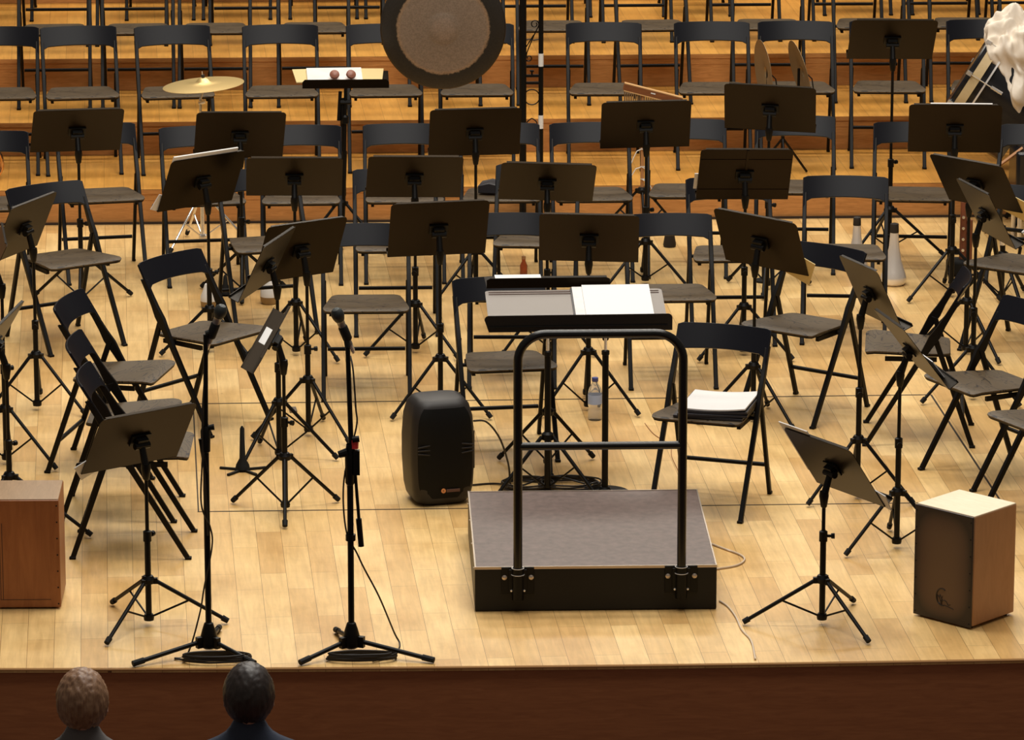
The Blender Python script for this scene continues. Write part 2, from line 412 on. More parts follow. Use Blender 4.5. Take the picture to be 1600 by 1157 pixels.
CH = [
 # back raised rows (z, x, y, yaw, label)
 (.195,-2.438,7.985,1.5,'charcoal folding chair cut by the left picture edge, front raised row'),
 (.195,-1.984,7.985,5.5,'charcoal folding chair with its seat clear, second from left on the first step'),
 (.195,-1.448,7.985,6.0,'charcoal folding chair on the first step partly hidden by the brass cymbal'),
 (.195,-0.845,7.985,1.5,'charcoal folding chair on the first step between the brass cymbal and the flat tray stand'),
 (.195,-0.254,7.985,0.5,'charcoal folding chair on the first step behind the flat tray stand, left of the gong'),
 (.195,0.268,7.985,-1.0,'charcoal folding chair on the first step mostly hidden behind the gong'),
 (.195,1.000,7.985,-1.5,'charcoal folding chair on the first step just right of the gong frame'),
 (.195,1.621,7.985,-1.5,'charcoal folding chair on the first step left of the two upright cymbals'),
 (.195,2.101,7.985,-2.5,'charcoal folding chair on the first step behind the two upright cymbals'),
 (.195,2.624,7.985,-4.0,'charcoal folding chair on the first step behind the tallest music stand'),
 (.195,3.183,7.985,-4.0,'charcoal folding chair on the first step left of the bass drum'),
 (.39,-2.18,8.92,1,'folding chair on the second step, farthest left, seat above the front raised row'),
 (.39,-1.691,8.92,1,'folding chair on the second step, second from left'),
 (.39,-1.239,8.92,0,'folding chair on the second step straight above the brass cymbal'),
 (.39,-0.66,8.92,0,'folding chair on the second step above the flat tray stand'),
 (.39,0.107,8.92,0,'folding chair on the second step directly behind the gong'),
 (.39,0.748,8.92,-1,'folding chair on the second step right behind the gong frame posts'),
 (.39,1.334,8.92,2,'folding chair on the second step, second to the right of the gong frame'),
 (.39,2.019,8.92,-2,'folding chair on the second step above the two upright cymbals'),
 (.39,2.618,8.92,-2,'folding chair on the second step above the tallest music stand'),
 (.39,3.188,8.92,-3,'folding chair on the second step nearest the cream cloth'),
 (.585,-2.226,9.86,0,'folding chair on the third step at the left, only its legs in view'),
 (.585,-1.756,9.86,0,'folding chair legs on the third step, second from left'),
 (.585,-1.078,9.86,0,'folding chair legs on the third step above the gap right of the brass cymbal'),
 (.585,-0.446,9.86,0,'folding chair legs on the third step just left of the gong top'),
 (.585,0.148,9.86,0,'folding chair on the third step behind the gong top'),
 (.585,0.695,9.86,0,'folding chair legs on the third step beside the top of the gong frame'),
 (.585,1.297,9.86,0,'folding chair legs on the third step, second right of the gong frame'),
 (.585,1.954,9.86,0,'folding chair legs on the third step above the two upright cymbals'),
 (.585,2.579,9.86,-1,'folding chair legs on the third step above the tallest music stand'),
 (.585,3.161,9.86,-1,'folding chair legs on the third step left of the cream cloth'),
 (.585,3.67,9.86,-1,'folding chair legs on the third step in the top right corner behind the cream cloth'),
 (.585,-2.613,10.72,0,'rearmost folding chair at the top left corner, only feet in view'),
 (.585,-1.612,10.72,0,'rearmost row folding chair, second from left, only feet in view'),
 (.585,-1.137,10.72,0,'rearmost row folding chair, third from left, only feet in view'),
 (.585,-0.6,10.72,0,'rearmost row folding chair left of the gong, only feet in view'),
 (.585,-0.13,10.72,0,'rearmost row folding chair at the left rim of the gong'),
 (.585,0.851,10.72,0,'rearmost row folding chair right behind the gong frame, only feet in view'),
 (.585,1.723,10.72,0,'rearmost row folding chair right of centre, only feet in view'),
 (.585,2.727,10.72,0,'rearmost row folding chair above the tallest music stand, only feet in view'),
 (.585,3.276,10.72,0,'rearmost row folding chair at the top right, only feet in view'),
 # row on the floor in front of the first step
 (0,-2.373,5.966,5.5,'folding chair on the floor at the left edge, beneath the trumpet'),
 (0,-1.799,6.157,9.6,'folding chair on the floor behind the leftmost tall music stand'),
 (0,-1.249,6.064,6.3,'folding chair on the floor behind the stand that holds white sheets'),
 (0,-0.728,6.067,-0.1,'folding chair on the floor left of the black post of the gong frame'),
 (0,-0.18,6.082,-0.2,'folding chair with its whole backrest clear, right of the flat tray stand pole'),
 (0,0.333,6.080,0.1,'folding chair on the floor carrying a dark wedge-shaped case'),
 (0,0.820,6.076,0.1,'folding chair on the floor at the right foot of the gong frame'),
 (0,1.334,6.147,-2.6,'folding chair on the floor behind the bar chimes'),
 (0,1.923,6.219,-4.7,'folding chair on the floor below the two upright cymbals'),
 (0,2.536,6.015,-6.8,'folding chair on the floor behind the pole of the tallest music stand'),
 (0,3.171,5.911,-17.5,'folding chair on the floor at the right edge below the bass drum'),
 # middle row
 (0,-1.923,4.666,30.3,'folding chair turned right, large in the left, with a brown stand leaning before it'),
 (0,-0.906,4.964,13.3,'folding chair behind the two overlapping stands on the left'),
 (0,-0.243,4.937,-0.0,'folding chair whose back shows left of the centre stand in the middle row'),
 (0,0.476,5.019,-5.7,'folding chair in the middle row with an amber bottle beyond its legs'),
 (0,1.446,4.661,0.1,'folding chair in the middle row right behind the dark folding-ruled stand'),
 (0,2.026,4.667,-6.3,'folding chair with fully visible backrest, in front of two silver mutes'),
 (0,2.889,4.371,-36.4,'folding chair at the right edge turned left, beyond the paired leaning stands'),
 # inner ring
 (0,0.220,2.519,6.9,'folding chair left of the conductor desk, right behind the loudspeaker'),
 (0,-0.408,3.664,-0.5,'folding chair facing front, seat in clear view right beside the left microphone head'),
 (0,0.307,3.871,-2.3,'folding chair behind the conductor desk, only its backrest showing'),
 (0,1.080,3.827,0.5,'folding chair seen over the right end of the conductor desk'),
 (0,1.103,1.568,-20.9,'folding chair right of the podium with a pile of sheet music on it'),
 (0,1.675,3.151,-38.0,'folding chair turned left behind the stand with a page at its lower corner'),
 (0,2.170,2.690,-97.0,'folding chair seen from the side, facing left, at right of the stage'),
 (0,2.424,2.019,-63.0,'folding chair at the right edge facing left, its seat full of dark veins'),
 (0,2.62,1.34,-62.0,'folding chair cut by the right picture edge, nearest to the pale cajon'),
 (0,-1.196,3.100,48.5,'folding chair turned right behind the left microphone stand'),
 (0,-1.589,2.334,75.7,'farther of the three side-on folding chairs at left'),
 (0,-1.515,1.591,86.4,'middle of the three side-on folding chairs at left'),
 (0,-1.443,1.021,87.9,'nearest of the three side-on folding chairs at left, behind a leaning stand'),
]
c0 = make_chair(CH[0][4])
for i, (z, x, y, a, lab) in enumerate(CH):
    if i == 0: c0.location = (x, y, z); c0.rotation_euler = (0,0,RD(a))
    else: dup(c0, (x, y, z), RD(a), lab, CG)

# ---------------------------------------------------------------- music stand
SG = 'black orchestral music stands'
def tripod(t, hub=.27, r=.27, a0=-90, zb=.03, mat=None, rl=.0085, pr=.0125):
    mat = mat or M['stand']
    b = MB(); b.lathe([(pr,hub-.012),(.026,hub-.010),(.028,hub+.008),(.020,hub+.022),(pr,hub+.024)], 16); 
    for k in range(3):
        a = RD(a0+120*k); b.box((cos(a)*.026, sin(a)*.026, hub), (.026,.018,.024), rot3(0,0,a))
    b.build('hub', mat, t)
    for k in range(3):
        a = RD(a0+120*k); d = Vector((cos(a), sin(a), 0))
        p = d*.030 + Vector((0,0,hub)); q = d*r + Vector((0,0,.016))
        b = MB(); b.tube(p, q, rl, rl*.95)
        lg = b.build('leg', mat, t)
        dd = (q-p).normalized()
        b = MB(); b.tube(q-dd*.024, q+dd*.004, .0125, .0115, 10); b.build('rubber_foot', M['rubber'], lg)
        mid = p.lerp(q, .48)
        b = MB(); b.box((mid+d*.0+Vector((0,0,zb+.01)))/1*.5+Vector((0,0,.0))+Vector((d.x*.006,d.y*.006,0)), (.001,.001,.001))
        b = MB(); b.tube(mid, d*.014+Vector((0,0,zb+.008)), .0045, .0045, 6); b.build('brace', mat, t)
    b = MB(); b.lathe([(0,zb-.008),(.020,zb-.008),(.022,zb+.004),(.018,zb+.018),(0,zb+.018)], 14); b.build('spreader', mat, t)
def desk_outline(w, h, r=.022, n=5):
    """flat panel in local x (width) / z (up the slope), top corners rounded"""
    pts = [(-w/2, -h/2), (w/2, -h/2)]
    for cx, cz, a0 in ((w/2-r, h/2-r, 0), (-w/2+r, h/2-r, 90)):
        for k in range(n+1):
            a = RD(a0 + 90*k/n); pts.append((cx+cos(a)*r, cz+sin(a)*r))
    return pts
def stand(label, x, y, zc, yaw, tilt, w=.475, h=.335, roll=0, z=0, hub=.27, r=.27, a0=-90, joint=.55, knob=1, zb=.03, ruled=False, lipd=.05, name='music_stand', fwd=.045, deskmat=None):
    t = thing(name, (x, y, z), 0, label, 'music stand', SG)
    yw = RD(yaw); ti = RD(tilt); ro = RD(roll)
    Rz = Matrix.Rotation(yw, 3, 'Z')
    top = zc - .115
    # poles
    jz = top*joint
    b = MB(); b.tube((0,0,zb), (0,0,jz), .0125, n=12); b.build('outer_pole', M['stand'], t)
    b = MB(); b.tube((0,0,jz-.01), (0,0,top+.01), .0078, n=10); b.build('inner_pole', M['stand'], t)
    b = MB(); b.lathe([(.0125,jz-.03),(.017,jz-.028),(.017,jz+.014),(.010,jz+.018)], 12)
    ka = RD(a0+60*knob)
    kd = Vector((cos(ka), sin(ka), 0)); b.tube(kd*.012+Vector((0,0,jz-.006)), kd*.040+Vector((0,0,jz-.006)), .006); b.tube(kd*.032+Vector((0,0,jz-.006)), kd*.046+Vector((0,0,jz-.006)), .011, .012)
    b.build('clamp_knob', M['stand'], t)
    tripod(t, hub, r, a0, zb)
    # neck and tilt bracket behind the desk
    c = Rz @ Vector((0, fwd, 0)) + Vector((0,0,zc))
    Rd = Rz @ Matrix.Rotation(ti, 3, 'X') @ Matrix.Rotation(-ro, 3, 'Y')
    bn = Rd @ Vector((0,-1,0)); upv = Rd @ Vector((0,0,1))
    hp = c + bn*.028 - upv*.012
    b = MB(); b.lathe([(.009,top-.05),(.013,top-.045),(.020,top+.0),(.018,top+.02),(0,top+.022)], 12)
    b.tube((0,0,top), hp, .016, .013, 10); b.build('neck', M['stand'], t)
    b = MB(); b.box(c+bn*.006, (.09,.008,.055), Rd); b.tube(hp - (Rd@Vector((1,0,0)))*.034, hp + (Rd@Vector((1,0,0)))*.034, .015)
    b.box(c+bn*.018, (.05,.024,.035), Rd); b.build('tilt_bracket', M['stand'], t)
    # desk
    b = MB()
    P = desk_outline(w, h)
    b.prism([c + Rd @ Vector((px, 0, pz)) for px, pz in P], Rd @ Vector((0,.0025,0)))
    # folded rim
    b.box(c + Rd @ Vector((0,.006, h/2-.0015)), (w-.05,.012,.003), Rd)
    if ruled:
        for zz in (.10, -.10): b.box(c + Rd @ Vector((0,-.001, zz)), (w-.01,.003,.004), Rd)
        b.box(c + Rd @ Vector((.005,-.002,0)), (.012,.006,h-.01), Rd)
    dk = b.build('desk', deskmat or M['desk'], t, smooth=0)
    b = MB(); b.box(c + Rd @ Vector((0, lipd/2, -h/2+.0015)), (w, lipd, .003), Rd); b.box(c + Rd @ Vector((0, lipd, -h/2+.008)), (w, .003, .016), Rd)
    b.build('ledge', M['desk'], dk, smooth=0)
    return t, c, Rd
def sheet_on(c, Rd, cx, cz, w, h, name, label, mat=None, y=.006, n=1, rot=0, cat='sheet music'):
    R2 = Rd @ Matrix.Rotation(RD(rot), 3, 'Y')
    b = MB(); b.box((0,0,0), (w, .004*n, h), None)
    o = b.build(name, mat or M['paper'], None, smooth=0)
    o.matrix_world = Matrix.Translation(c + Rd @ Vector((cx, y+.002*n, cz))) @ R2.to_4x4()
    return tag(o, label, cat)

S = {}
def st(k, *a, **kw): S[k] = stand(*a, **kw)
st('S1','black music stand with a wide desk at far left, level with the tread edge',-1.875,5.465,.911,8.8,39.1,.470,.334,-.9,a0=-90,hub=.25,r=.29,knob=1)
st('S2','very dark music stand farthest back on the left, behind the one holding white sheets',-1.040,5.642,.843,4.8,33.7,.468,.335,-1.7,a0=-90,hub=.22,r=.25)
st('S3','music stand turned right with white sheets peeping over its upper edge',-1.184,4.412,.868,38.6,23.4,.467,.298,-.9,a0=-40,hub=.22,r=.26)
st('S4','brownish music stand right of the one holding white sheets, desk level',-.753,4.328,.901,.2,44.3,.477,.334,-1,a0=-40,hub=.27)
st('S5','music stand with a level brown desk directly left of centre, below the gong',-.156,4.357,.889,1.3,41.2,.473,.334,-1.6,a0=-160,hub=.25)
st('S6','deep black music stand right under the gong',.186,5.588,.860,3.2,32.4,.479,.335,.6,a0=-145,hub=.23,r=.25)
st('S7','music stand with a level brown desk at the foot of the gong frame',.503,4.366,.855,-2.2,44.9,.473,.333,-3.1,a0=-30)
st('S8','black music stand below the wooden bar chimes',1.091,5.780,.854,1.0,32.3,.473,.334,1.1,a0=-30,hub=.23,r=.25)
st('S9','black music stand below the two upright cymbals',1.725,5.64,.965,-10.3,34.7,.480,.335,-2.3,a0=-100,hub=.25,r=.25)
st('S10','black music stand with ruled seams and a centre spine on its desk',1.479,4.237,.914,1.2,30.5,.461,.334,-1.1,a0=-150,ruled=True,hub=.25)
st('S11','tallest music stand, its black desk level with the raised rows',2.468,6.463,1.171,-.5,40.9,.465,.333,-1,a0=-20,hub=.24,r=.30,joint=.48)
st('S12','black music stand under the bass drum, white sheet along its top edge',2.676,5.434,.891,-5.9,31.4,.482,.335,.2,a0=-150,hub=.25,r=.28)
st('S13','dark left-tilted music stand below the one with a white sheet edge at far right',2.592,4.22,.866,-46.8,32.5,.469,.307,.5,a0=-60,hub=.27)
st('S14','brown music stand overlapping a darker one at the right edge',2.506,3.333,.917,-77.5,27.2,.482,.302,2.4,a0=-160,hub=.25)
st('S15','music stand turned left, cream page at its lower right corner',1.415,2.97,.865,-38.7,25.2,.462,.306,-2.3,a0=-50,hub=.27)
st('S16','brown music stand seen at an angle beside the silver mutes, tall black pole',1.765,1.637,.942,-74,24,.480,.300,3.9,a0=-150,hub=.27,joint=.60)
st('S17','music stand almost edge-on above the pale cajon, with a sheet hanging at its corner',1.849,.853,.885,-79,37,.484,.335,3,a0=-150,hub=.25,joint=.62)
st('S18','brown music stand at the left edge leaning over a folding chair',-1.987,3.317,.891,65.5,22.4,.480,.296,-1.5,a0=-150,hub=.27)
st('S19','narrow side-on music stand cut by the left edge, white paper at its foot',-2.075,2.361,.945,96,26,.480,.310,0,a0=-30,hub=.26)
st('S19b','music stand at the left edge behind the brown cajon, desk outside the picture',-1.985,1.219,.86,80,30,.480,.310,0,a0=-12,hub=.26,r=.36)
st('S20','large dark music stand turned right, behind the brown one that overlaps it',-.690,2.798,.886,37.3,20,.471,.302,-2.1,a0=-45,hub=.27)
st('S21','brown music stand overlapping a larger dark one, left of the second microphone',-.824,2.396,.919,72,25.3,.480,.290,-.4,a0=-130,hub=.27)
st('S22','deep black music stand in the centre, straight behind the loudspeaker',-.061,3.180,.892,7.2,29,.470,.334,.5,a0=-150,hub=.27)
st('S23','dark music stand right behind the conductor desk',.645,3.201,.835,-4.6,35.9,.473,.334,-1.1,a0=-150,hub=.29)
st('S24','leaning brown music stand at front left, in front of the side-on chairs',-1.339,-.125,.782,34,32.4,.457,.313,.2,a0=0,hub=.19,r=.32,joint=.58)
st('S25','low music stand at front right beside the podium, paper at both desk ends',1.415,-.225,.663,-59.7,33.5,.474,.310,1.5,a0=-60,hub=.19,r=.32,joint=.70)
st('S26','music stand with its slim black desk drooping toward the front, white sticker on it',-.791,1.522,.790,84,30,.39,.095,34,a0=-90,hub=.25,lipd=.062,joint=.62)

def on(k, cx, cz, w, h, name, label, **kw):
    t_, c, Rd = S[k]; c = c + t_.location; return sheet_on(c, Rd, cx, cz, w, h, name, label, **kw)
on('S3', -.02, .045, .40, .25, 'sheet_music', 'white sheets whose top edge peeps over the turned stand at left', n=2, y=.004).scale = (1,1,1)
on('S3', -.235, -.10, .05, .09, 'loose_page', 'small white page corner poking out left of the turned stand', mat=M['paper'], rot=20, y=.010)
on('S12', .03, .035, .32, .27, 'sheet_music', 'white sheet standing along the top edge of the stand under the bass drum', n=2)
on('S15', .19, -.12, .13, .15, 'loose_page', 'cream page corner hanging under the left-turned stand at centre right', mat=M['yellowed'], rot=25)
on('S13', .19, -.12, .13, .15, 'loose_page', 'cream page corner below the dark tilted stand at the right edge', mat=M['yellowed'], rot=25)
on('S24', -.20, -.13, .10, .10, 'loose_page', 'white page corner at the lower left of the leaning front stand', rot=-35)
on('S25', -.16, .04, .20, .27, 'sheet_music', 'white sheet edge along the top of the low front right stand', n=1)
on('S25', .215, -.115, .12, .09, 'loose_page', 'printed page corner at the right end of the low front right stand', mat=M['score'], rot=15)
on('S17', -.05, -.125, .28, .10, 'loose_page', 'white page sagging under the edge-on stand above the pale cajon', y=.03, mat=M['paper'])
on('S19', .0, -.12, .30, .10, 'loose_page', 'white page at the foot of the side-on stand at the left edge', y=.012)
on('S10', -.238, -.05, .02, .10, 'page_edge', 'thin white page edge at the left of the ruled black stand')
# white sticker on the hanging desk of S26
t, c, Rd = S['S26']
b = MB(); b.box(c + Rd @ Vector((.03, .034, -.0440)), (.10, .030, .0012), Rd); b.build('sticker', M['white'], t, smooth=0)['label'] = 'white paper sticker'

# ---------------------------------------------------------------- flat tray stand with castanets
t = thing('tray_stand', (-.514, 6.663, 0), 0, 'flat black tray stand with papers and castanets, left of the gong', 'music stand')
tripod(t, .26, .27, -150); b = MB(); b.tube((0,0,.03),(0.02,0,.55),.015); b.tube((.012,.01,.3),(.014,.01,.84),.016); b.build('outer_pole', M['stand'], t)
b = MB(); b.tube((.02,0,.54),(.03,0,.90),.010); b.build('inner_pole', M['stand'], t)
b = MB(); b.lathe([(.013,.70),(.020,.705),(.020,.74),(.01,.75)], 12, Matrix.Translation((.025,0,0))); b.tube((.0,0,.82),(.06,0,.82),.014); b.tube((-.01,0,.72),(-.0,0,.88),.010); b.build('clamp_knob', M['stand'], t)
Rt = rot3(RD(-82), 0, 0)      # nearly level
c = Vector((.03, .16, .925))
b = MB()
b.prism([(c.x-.235+.0, -.0, .900), (c.x+.235, 0, .900), (c.x+.235, .33, .925), (c.x-.235, .33, .925)], (0,0,.004)); dk = b.build('desk', M['desk'], t, smooth=0)
b = MB(); P = []
for (px, pz) in ((-.235,.898),(.235,.898),(.235,.932),(.222,.946),(-.222,.946),(-.235,.932)): P.append((c.x+px, -.004, pz))
b.prism(P, (0,.004,0)); b.build('ledge', M['desk'], dk, smooth=0)
bx, by = -.514, 6.663
def flat(name, label, cat, x, y, z, w, d, th, mat, rz=0, rx=0):
    b = MB(); b.box((0,0,0), (w,d,th)); o = b.build(name, mat, None, smooth=0); o.location = (x,y,z); o.rotation_euler = (rx,0,rz); return tag(o, label, cat)
flat('sheet_music', 'white sheets lying on the flat tray stand', 'sheet music', bx-.03, by+.20, .9335, .30, .24, .008, M['paper'], .03, .106)
flat('wooden_board', 'tan wooden board under the sheets on the tray stand', 'board', bx-.12, by+.22, .9255, .26, .24, .006, M['yellowed'], .10, .106)
flat('wooden_board', 'olive card at the right end of the tray stand', 'board', bx+.17, by+.22, .931, .13, .20, .006, M['yellowed'], -.05, .106)
for k, (xx, lb) in enumerate(((-.03,'left castanet of the pair on the tray stand'), (.06,'right castanet of the pair on the tray stand'))):
    t = thing('castanet', (bx+xx, by+.10, .925), .2*k, lb, 'castanets', 'castanets on the tray stand')
    for s in (0, 1):
        b = MB(); b.lathe([(0,-.004),(.022,-.003),(.027,.003),(.022,.012),(.010,.016),(0,.017)], 18, Matrix.Translation((0,s*.004,.028)) @ Matrix.Rotation(RD(60+s*150), 4, 'X'))
        b.build('shell', M['cast'], t)

# ---------------------------------------------------------------- conductor's desk
t = thing('conductor_desk', (.523, 1.764, 0), RD(1.0), 'wide black conductor music desk, grey sheen put into its colour, black ledge behind the podium', 'music stand')
Wd = .80
Rt = Matrix.Rotation(RD(-78.0), 3, 'X')   # panel leans almost level, facing the podium
c = Vector((0, .22, .810))
b = MB(); b.prism([c + Rt @ Vector((px*Wd/.475, 0, pz)) for px, pz in desk_outline(.475, .345, .016)], Rt @ Vector((0,-.003,0)))
dk = b.build('desk', M['cdesk'], t, smooth=0)
b = MB()
for zz in (.150, .130): b.box(c + Rt @ Vector((0,-.0042, zz)), (Wd-.03,.002,.005), Rt)
b.build('groove', M['groove'], dk, smooth=0)
fr = c + Rt @ Vector((0,0,-.1725))
b = MB()
P = []
for k in range(7): a = RD(180-90*k/6); P.append((-Wd/2-.02+.02+cos(a)*.02, 0, .010+sin(a)*.02))
for k in range(7): a = RD(90-90*k/6); P.append((Wd/2+cos(a)*.02, 0, .010+sin(a)*.02))
P += [(Wd/2+.02, 0, -.045), (-Wd/2-.0, 0, -.045)]
b.prism([(p[0], fr.y-.012, fr.z+p[2]+.012) for p in P], (0,.006,0)); b.build('ledge', M['rail'], dk, smooth=0)
b = MB(); b.box((0, fr.y-.016, fr.z-.008), (Wd, .010, .003)); b.box((0, fr.y+.015, fr.z-.002), (Wd, .05, .004)); b.build('ledge_rim', M['stand'], dk, smooth=0)
for s, xx in ((0, -.14), (1, .118)):
    b = MB(); b.tube((xx,0,.03 if s == 0 else .012), (xx,0,.655), .0145, n=14); b.build('outer_pole', M['stand'], t)
    b = MB(); b.tube((xx,0,.65), (xx,0,.735), .007, n=12); p = b.build('inner_pole', M['chrome'], t); p['label'] = 'bare steel upper tube'
    b = MB(); b.tube((xx,0,.715), (xx,.10,.768), .015, .012); b.box((xx,.16,.784), (.09,.12,.014)); b.lathe([(.0145,.64),(.018,.643),(.018,.66),(.008,.664)], 12, Matrix.Translation((xx,0,0))); b.build('tilt_bracket', M['stand'], t)
tt = bpy.data.objects.new('tripod_base', None)
COL.objects.link(tt); tt.parent = t; tt.location = (-.14, 0, 0)
# legs of the left pole
for k in range(3):
    a = RD(-35+120*k); d = Vector((cos(a), sin(a), 0)); o0 = Vector((-.14,0,0))
    p = o0 + d*.03 + Vector((0,0,.27)); q = o0 + d*.27 + Vector((0,0,.016))
    b = MB(); b.tube(p, q, .009); lg = b.build('leg', M['stand'], t)
    b = MB(); b.tube(q-(q-p).normalized()*.022, q, .0125); b.build('rubber_foot', M['rubber'], lg)
    b = MB(); b.tube(p.lerp(q,.48), o0+d*.014+Vector((0,0,.038)), .0045, n=6); b.build('brace', M['stand'], t)
bpy.data.objects.remove(tt)
b = MB(); b.lathe([(.0145,.25),(.030,.255),(.028,.28),(.0145,.29)], 14, Matrix.Translation((-.14,0,0))); b.build('hub', M['stand'], t)
b = MB(); b.lathe([(0,0),(.11,0),(.11,.006),(.03,.014),(.02,.03),(0,.03)], 24, Matrix.Translation((.118,0,0))); b.build('base_plate', M['stand'], t)
# sheets and folder on that desk
def wpt(p): return Matrix.Translation((.523,1.764,0)) @ Matrix.Rotation(RD(1.0), 4, 'Z') @ p
def ondesk(name, label, cat, cx, cz, w, h, th, lift, mat, rot=0):
    b = MB(); b.box((0,0,0), (w, th, h)); o = b.build(name, mat, None, smooth=0)
    o.matrix_world = Matrix.Translation((.523,1.764,0)) @ Matrix.Rotation(RD(1.0),4,'Z') @ Matrix.Translation(c + Rt @ Vector((cx, -.003-lift-th/2, cz))) @ Rt.to_4x4() @ Matrix.Rotation(RD(rot),4,'Y')
    return tag(o, label, cat)
ondesk('folder', 'dark-edged folder lying under the open score on the conductor desk', 'folder', .160, .006, .350, .345, .006, 0, M['folder'])
ondesk('sheet_music', 'white sheets slid out at the left of the conductor score', 'sheet music', .155, .006, .325, .340, .006, .006, M['paper'])
ondesk('score_book', 'open white score on the conductor desk, right half', 'sheet music', .190, .010, .305, .345, .006, .012, M['score'], 0)
# black tray just behind it
t = thing('tray_stand', (.405, 2.20, 0), RD(1), 'black ledge of a second stand behind the conductor desk with white sheets on it', 'music stand')
tripod(t, .26, .25, -90)
b = MB(); b.tube((0,0,.03),(0,0,.5),.012); b.build('outer_pole', M['stand'], t)
b = MB(); b.tube((0,0,.49),(0,0,.86),.008); b.build('inner_pole', M['stand'], t)
b = MB(); b.prism([(-.28,-.012,.850),(.28,-.012,.850),(.28,-.012,.888),(.262,-.012,.896),(-.262,-.012,.896),(-.28,-.012,.888)], (0,.004,0)); b.prism([(-.28,-.01,.850),(.28,-.01,.850),(.28,.20,.850),(-.28,.20,.850)], (0,0,.004)); b.build('desk', M['desk'], t, smooth=0)
flat('sheet_music', 'white sheets on the black ledge behind the conductor desk', 'sheet music', .275, 2.32, .858, .21, .17, .006, M['paper'], .02, .0)

# ---------------------------------------------------------------- podium and rail
t = thing('podium', (.5, .0, 0), RD(-.35), 'black conductor podium box with brown carpet top and metal edge', 'podium')
b = MB(); b.box((0,.57,.093), (1.0, 1.14, .180)); b.build('body', M['podside'], t, smooth=0, bevel=.004)
b = MB(); b.box((0,.57,.186), (.988, 1.128, .008)); b.build('carpet', M['podtop'], t, smooth=0)
b = MB()
for s in (-1, 1): b.box((s*.4975, .57, .1875), (.006, 1.14, .011))
for y in (.003, 1.137): b.box((0, y, .1875), (.99, .006, .011))
b.build('edge_trim', M['alu'], t, smooth=0)
b = MB()
for yy in (.1,.45,.8,1.05): b.tube((-.503,yy,.16),(-.500,yy,.16),.004)
b.build('rivet', M['alu'], t)
t = thing('guard_rail', (.5, -.016, 0), RD(-.35), 'black tubular guard rail bolted to the front of the podium', 'rail')
R0 = .0185
xa, xb, zt, rc = -.323, .352, 1.185, .115
pts = [(xa,0,.19)] + [(xa,0,.19+(zt-rc-.19)*k/4) for k in range(1,5)]
pts += [(xa+rc-cos(RD(90*k/10))*rc, 0, zt-rc+sin(RD(90*k/10))*rc) for k in range(1,11)]
pts += [(xb-rc+sin(RD(90*k/10))*rc, 0, zt-rc+cos(RD(90*k/10))*rc) for k in range(0,11)]
pts += [(xb,0,.19+(zt-rc-.19)*k/4) for k in range(3,-1,-1)]
b = MB(); b.path(pts, R0, 16); b.build('hoop', M['rail'], t, smooth=60)
b = MB(); b.tube((xa,0,.712),(xb,0,.712), .0165, n=16); b.build('cross_bar', M['rail'], t)
for xx in (xa, xb):
    b = MB(); b.box((xx, .010, .135), (.135,.006,.115)); b.tube((xx,0,.055),(xx,0,.192),.024,n=16); b.box((xx,.006,.135),(.075,.016,.10)); br = b.build('bracket', M['stand'], t, bevel=.002)
    for s in (-1, 1):
        b = MB(); b.lathe([(0,.0),(.0105,0),(.0105,.003),(.004,.007),(0,.008)], 16, Matrix.Translation((xx+s*.055,.006,.150)) @ Matrix.Rotation(RD(90),4,'X')); b.build('bolt', M['alu'], br)
        b = MB(); b.lathe([(0,0),(.005,0),(.004,.004),(0,.005)], 10, Matrix.Translation((xx+s*.027,-.002,.095)) @ Matrix.Rotation(RD(90),4,'X')); b.build('bolt', M['silver'], br)
    for zz, rr in ((.192,.025),(.165,.027)):
        b = MB(); b.path([(xx+cos(2*PI*k/20)*rr, sin(2*PI*k/20)*rr, zz) for k in range(20)], .0016, 6, True); b.build('collar', M['silver'], br)

# ---------------------------------------------------------------- papers on the chair by the podium
cx, cy, ca = 1.13, 1.53, RD(-20.9)
def onchair(name, label, z, dx, dy, w, d, th, mat, rz=0, curl=.0, cat='folder'):
    grid = []
    for i in range(9):
        u = -1+2*i/8
        grid.append([Vector((u*w/2, v*d/2, curl*(u*.4+.6*u*u))) for v in (-1,-.3,.3,1)])
    b = MB(); b.sheet(grid, th); o = b.build(name, mat, None, smooth=40)
    p = Vector((cx,cy,0)) + Matrix.Rotation(ca,3,'Z') @ Vector((dx,dy,0)); o.location = (p.x,p.y,z); o.rotation_euler = (0,0,ca+RD(rz))
    return tag(o, label, cat)
onchair('folder', 'bottom dark folder of the pile on the chair beside the podium', .456, .0, -.045, .31, .33, .009, M['folder'], 3)
onchair('folder', 'middle dark folder of the pile on the chair beside the podium', .467, .01, -.045, .31, .33, .009, M['folder'], 7, .004)
onchair('folder', 'top dark folder right under the white sheets beside the podium', .478, .015, -.04, .31, .32, .010, M['folder'], 5, .008)
onchair('sheet_music', 'white printed sheets on top of the pile on the chair beside the podium', .490, .015, -.035, .295, .32, .006, M['score'], 4, .014, 'sheet music')

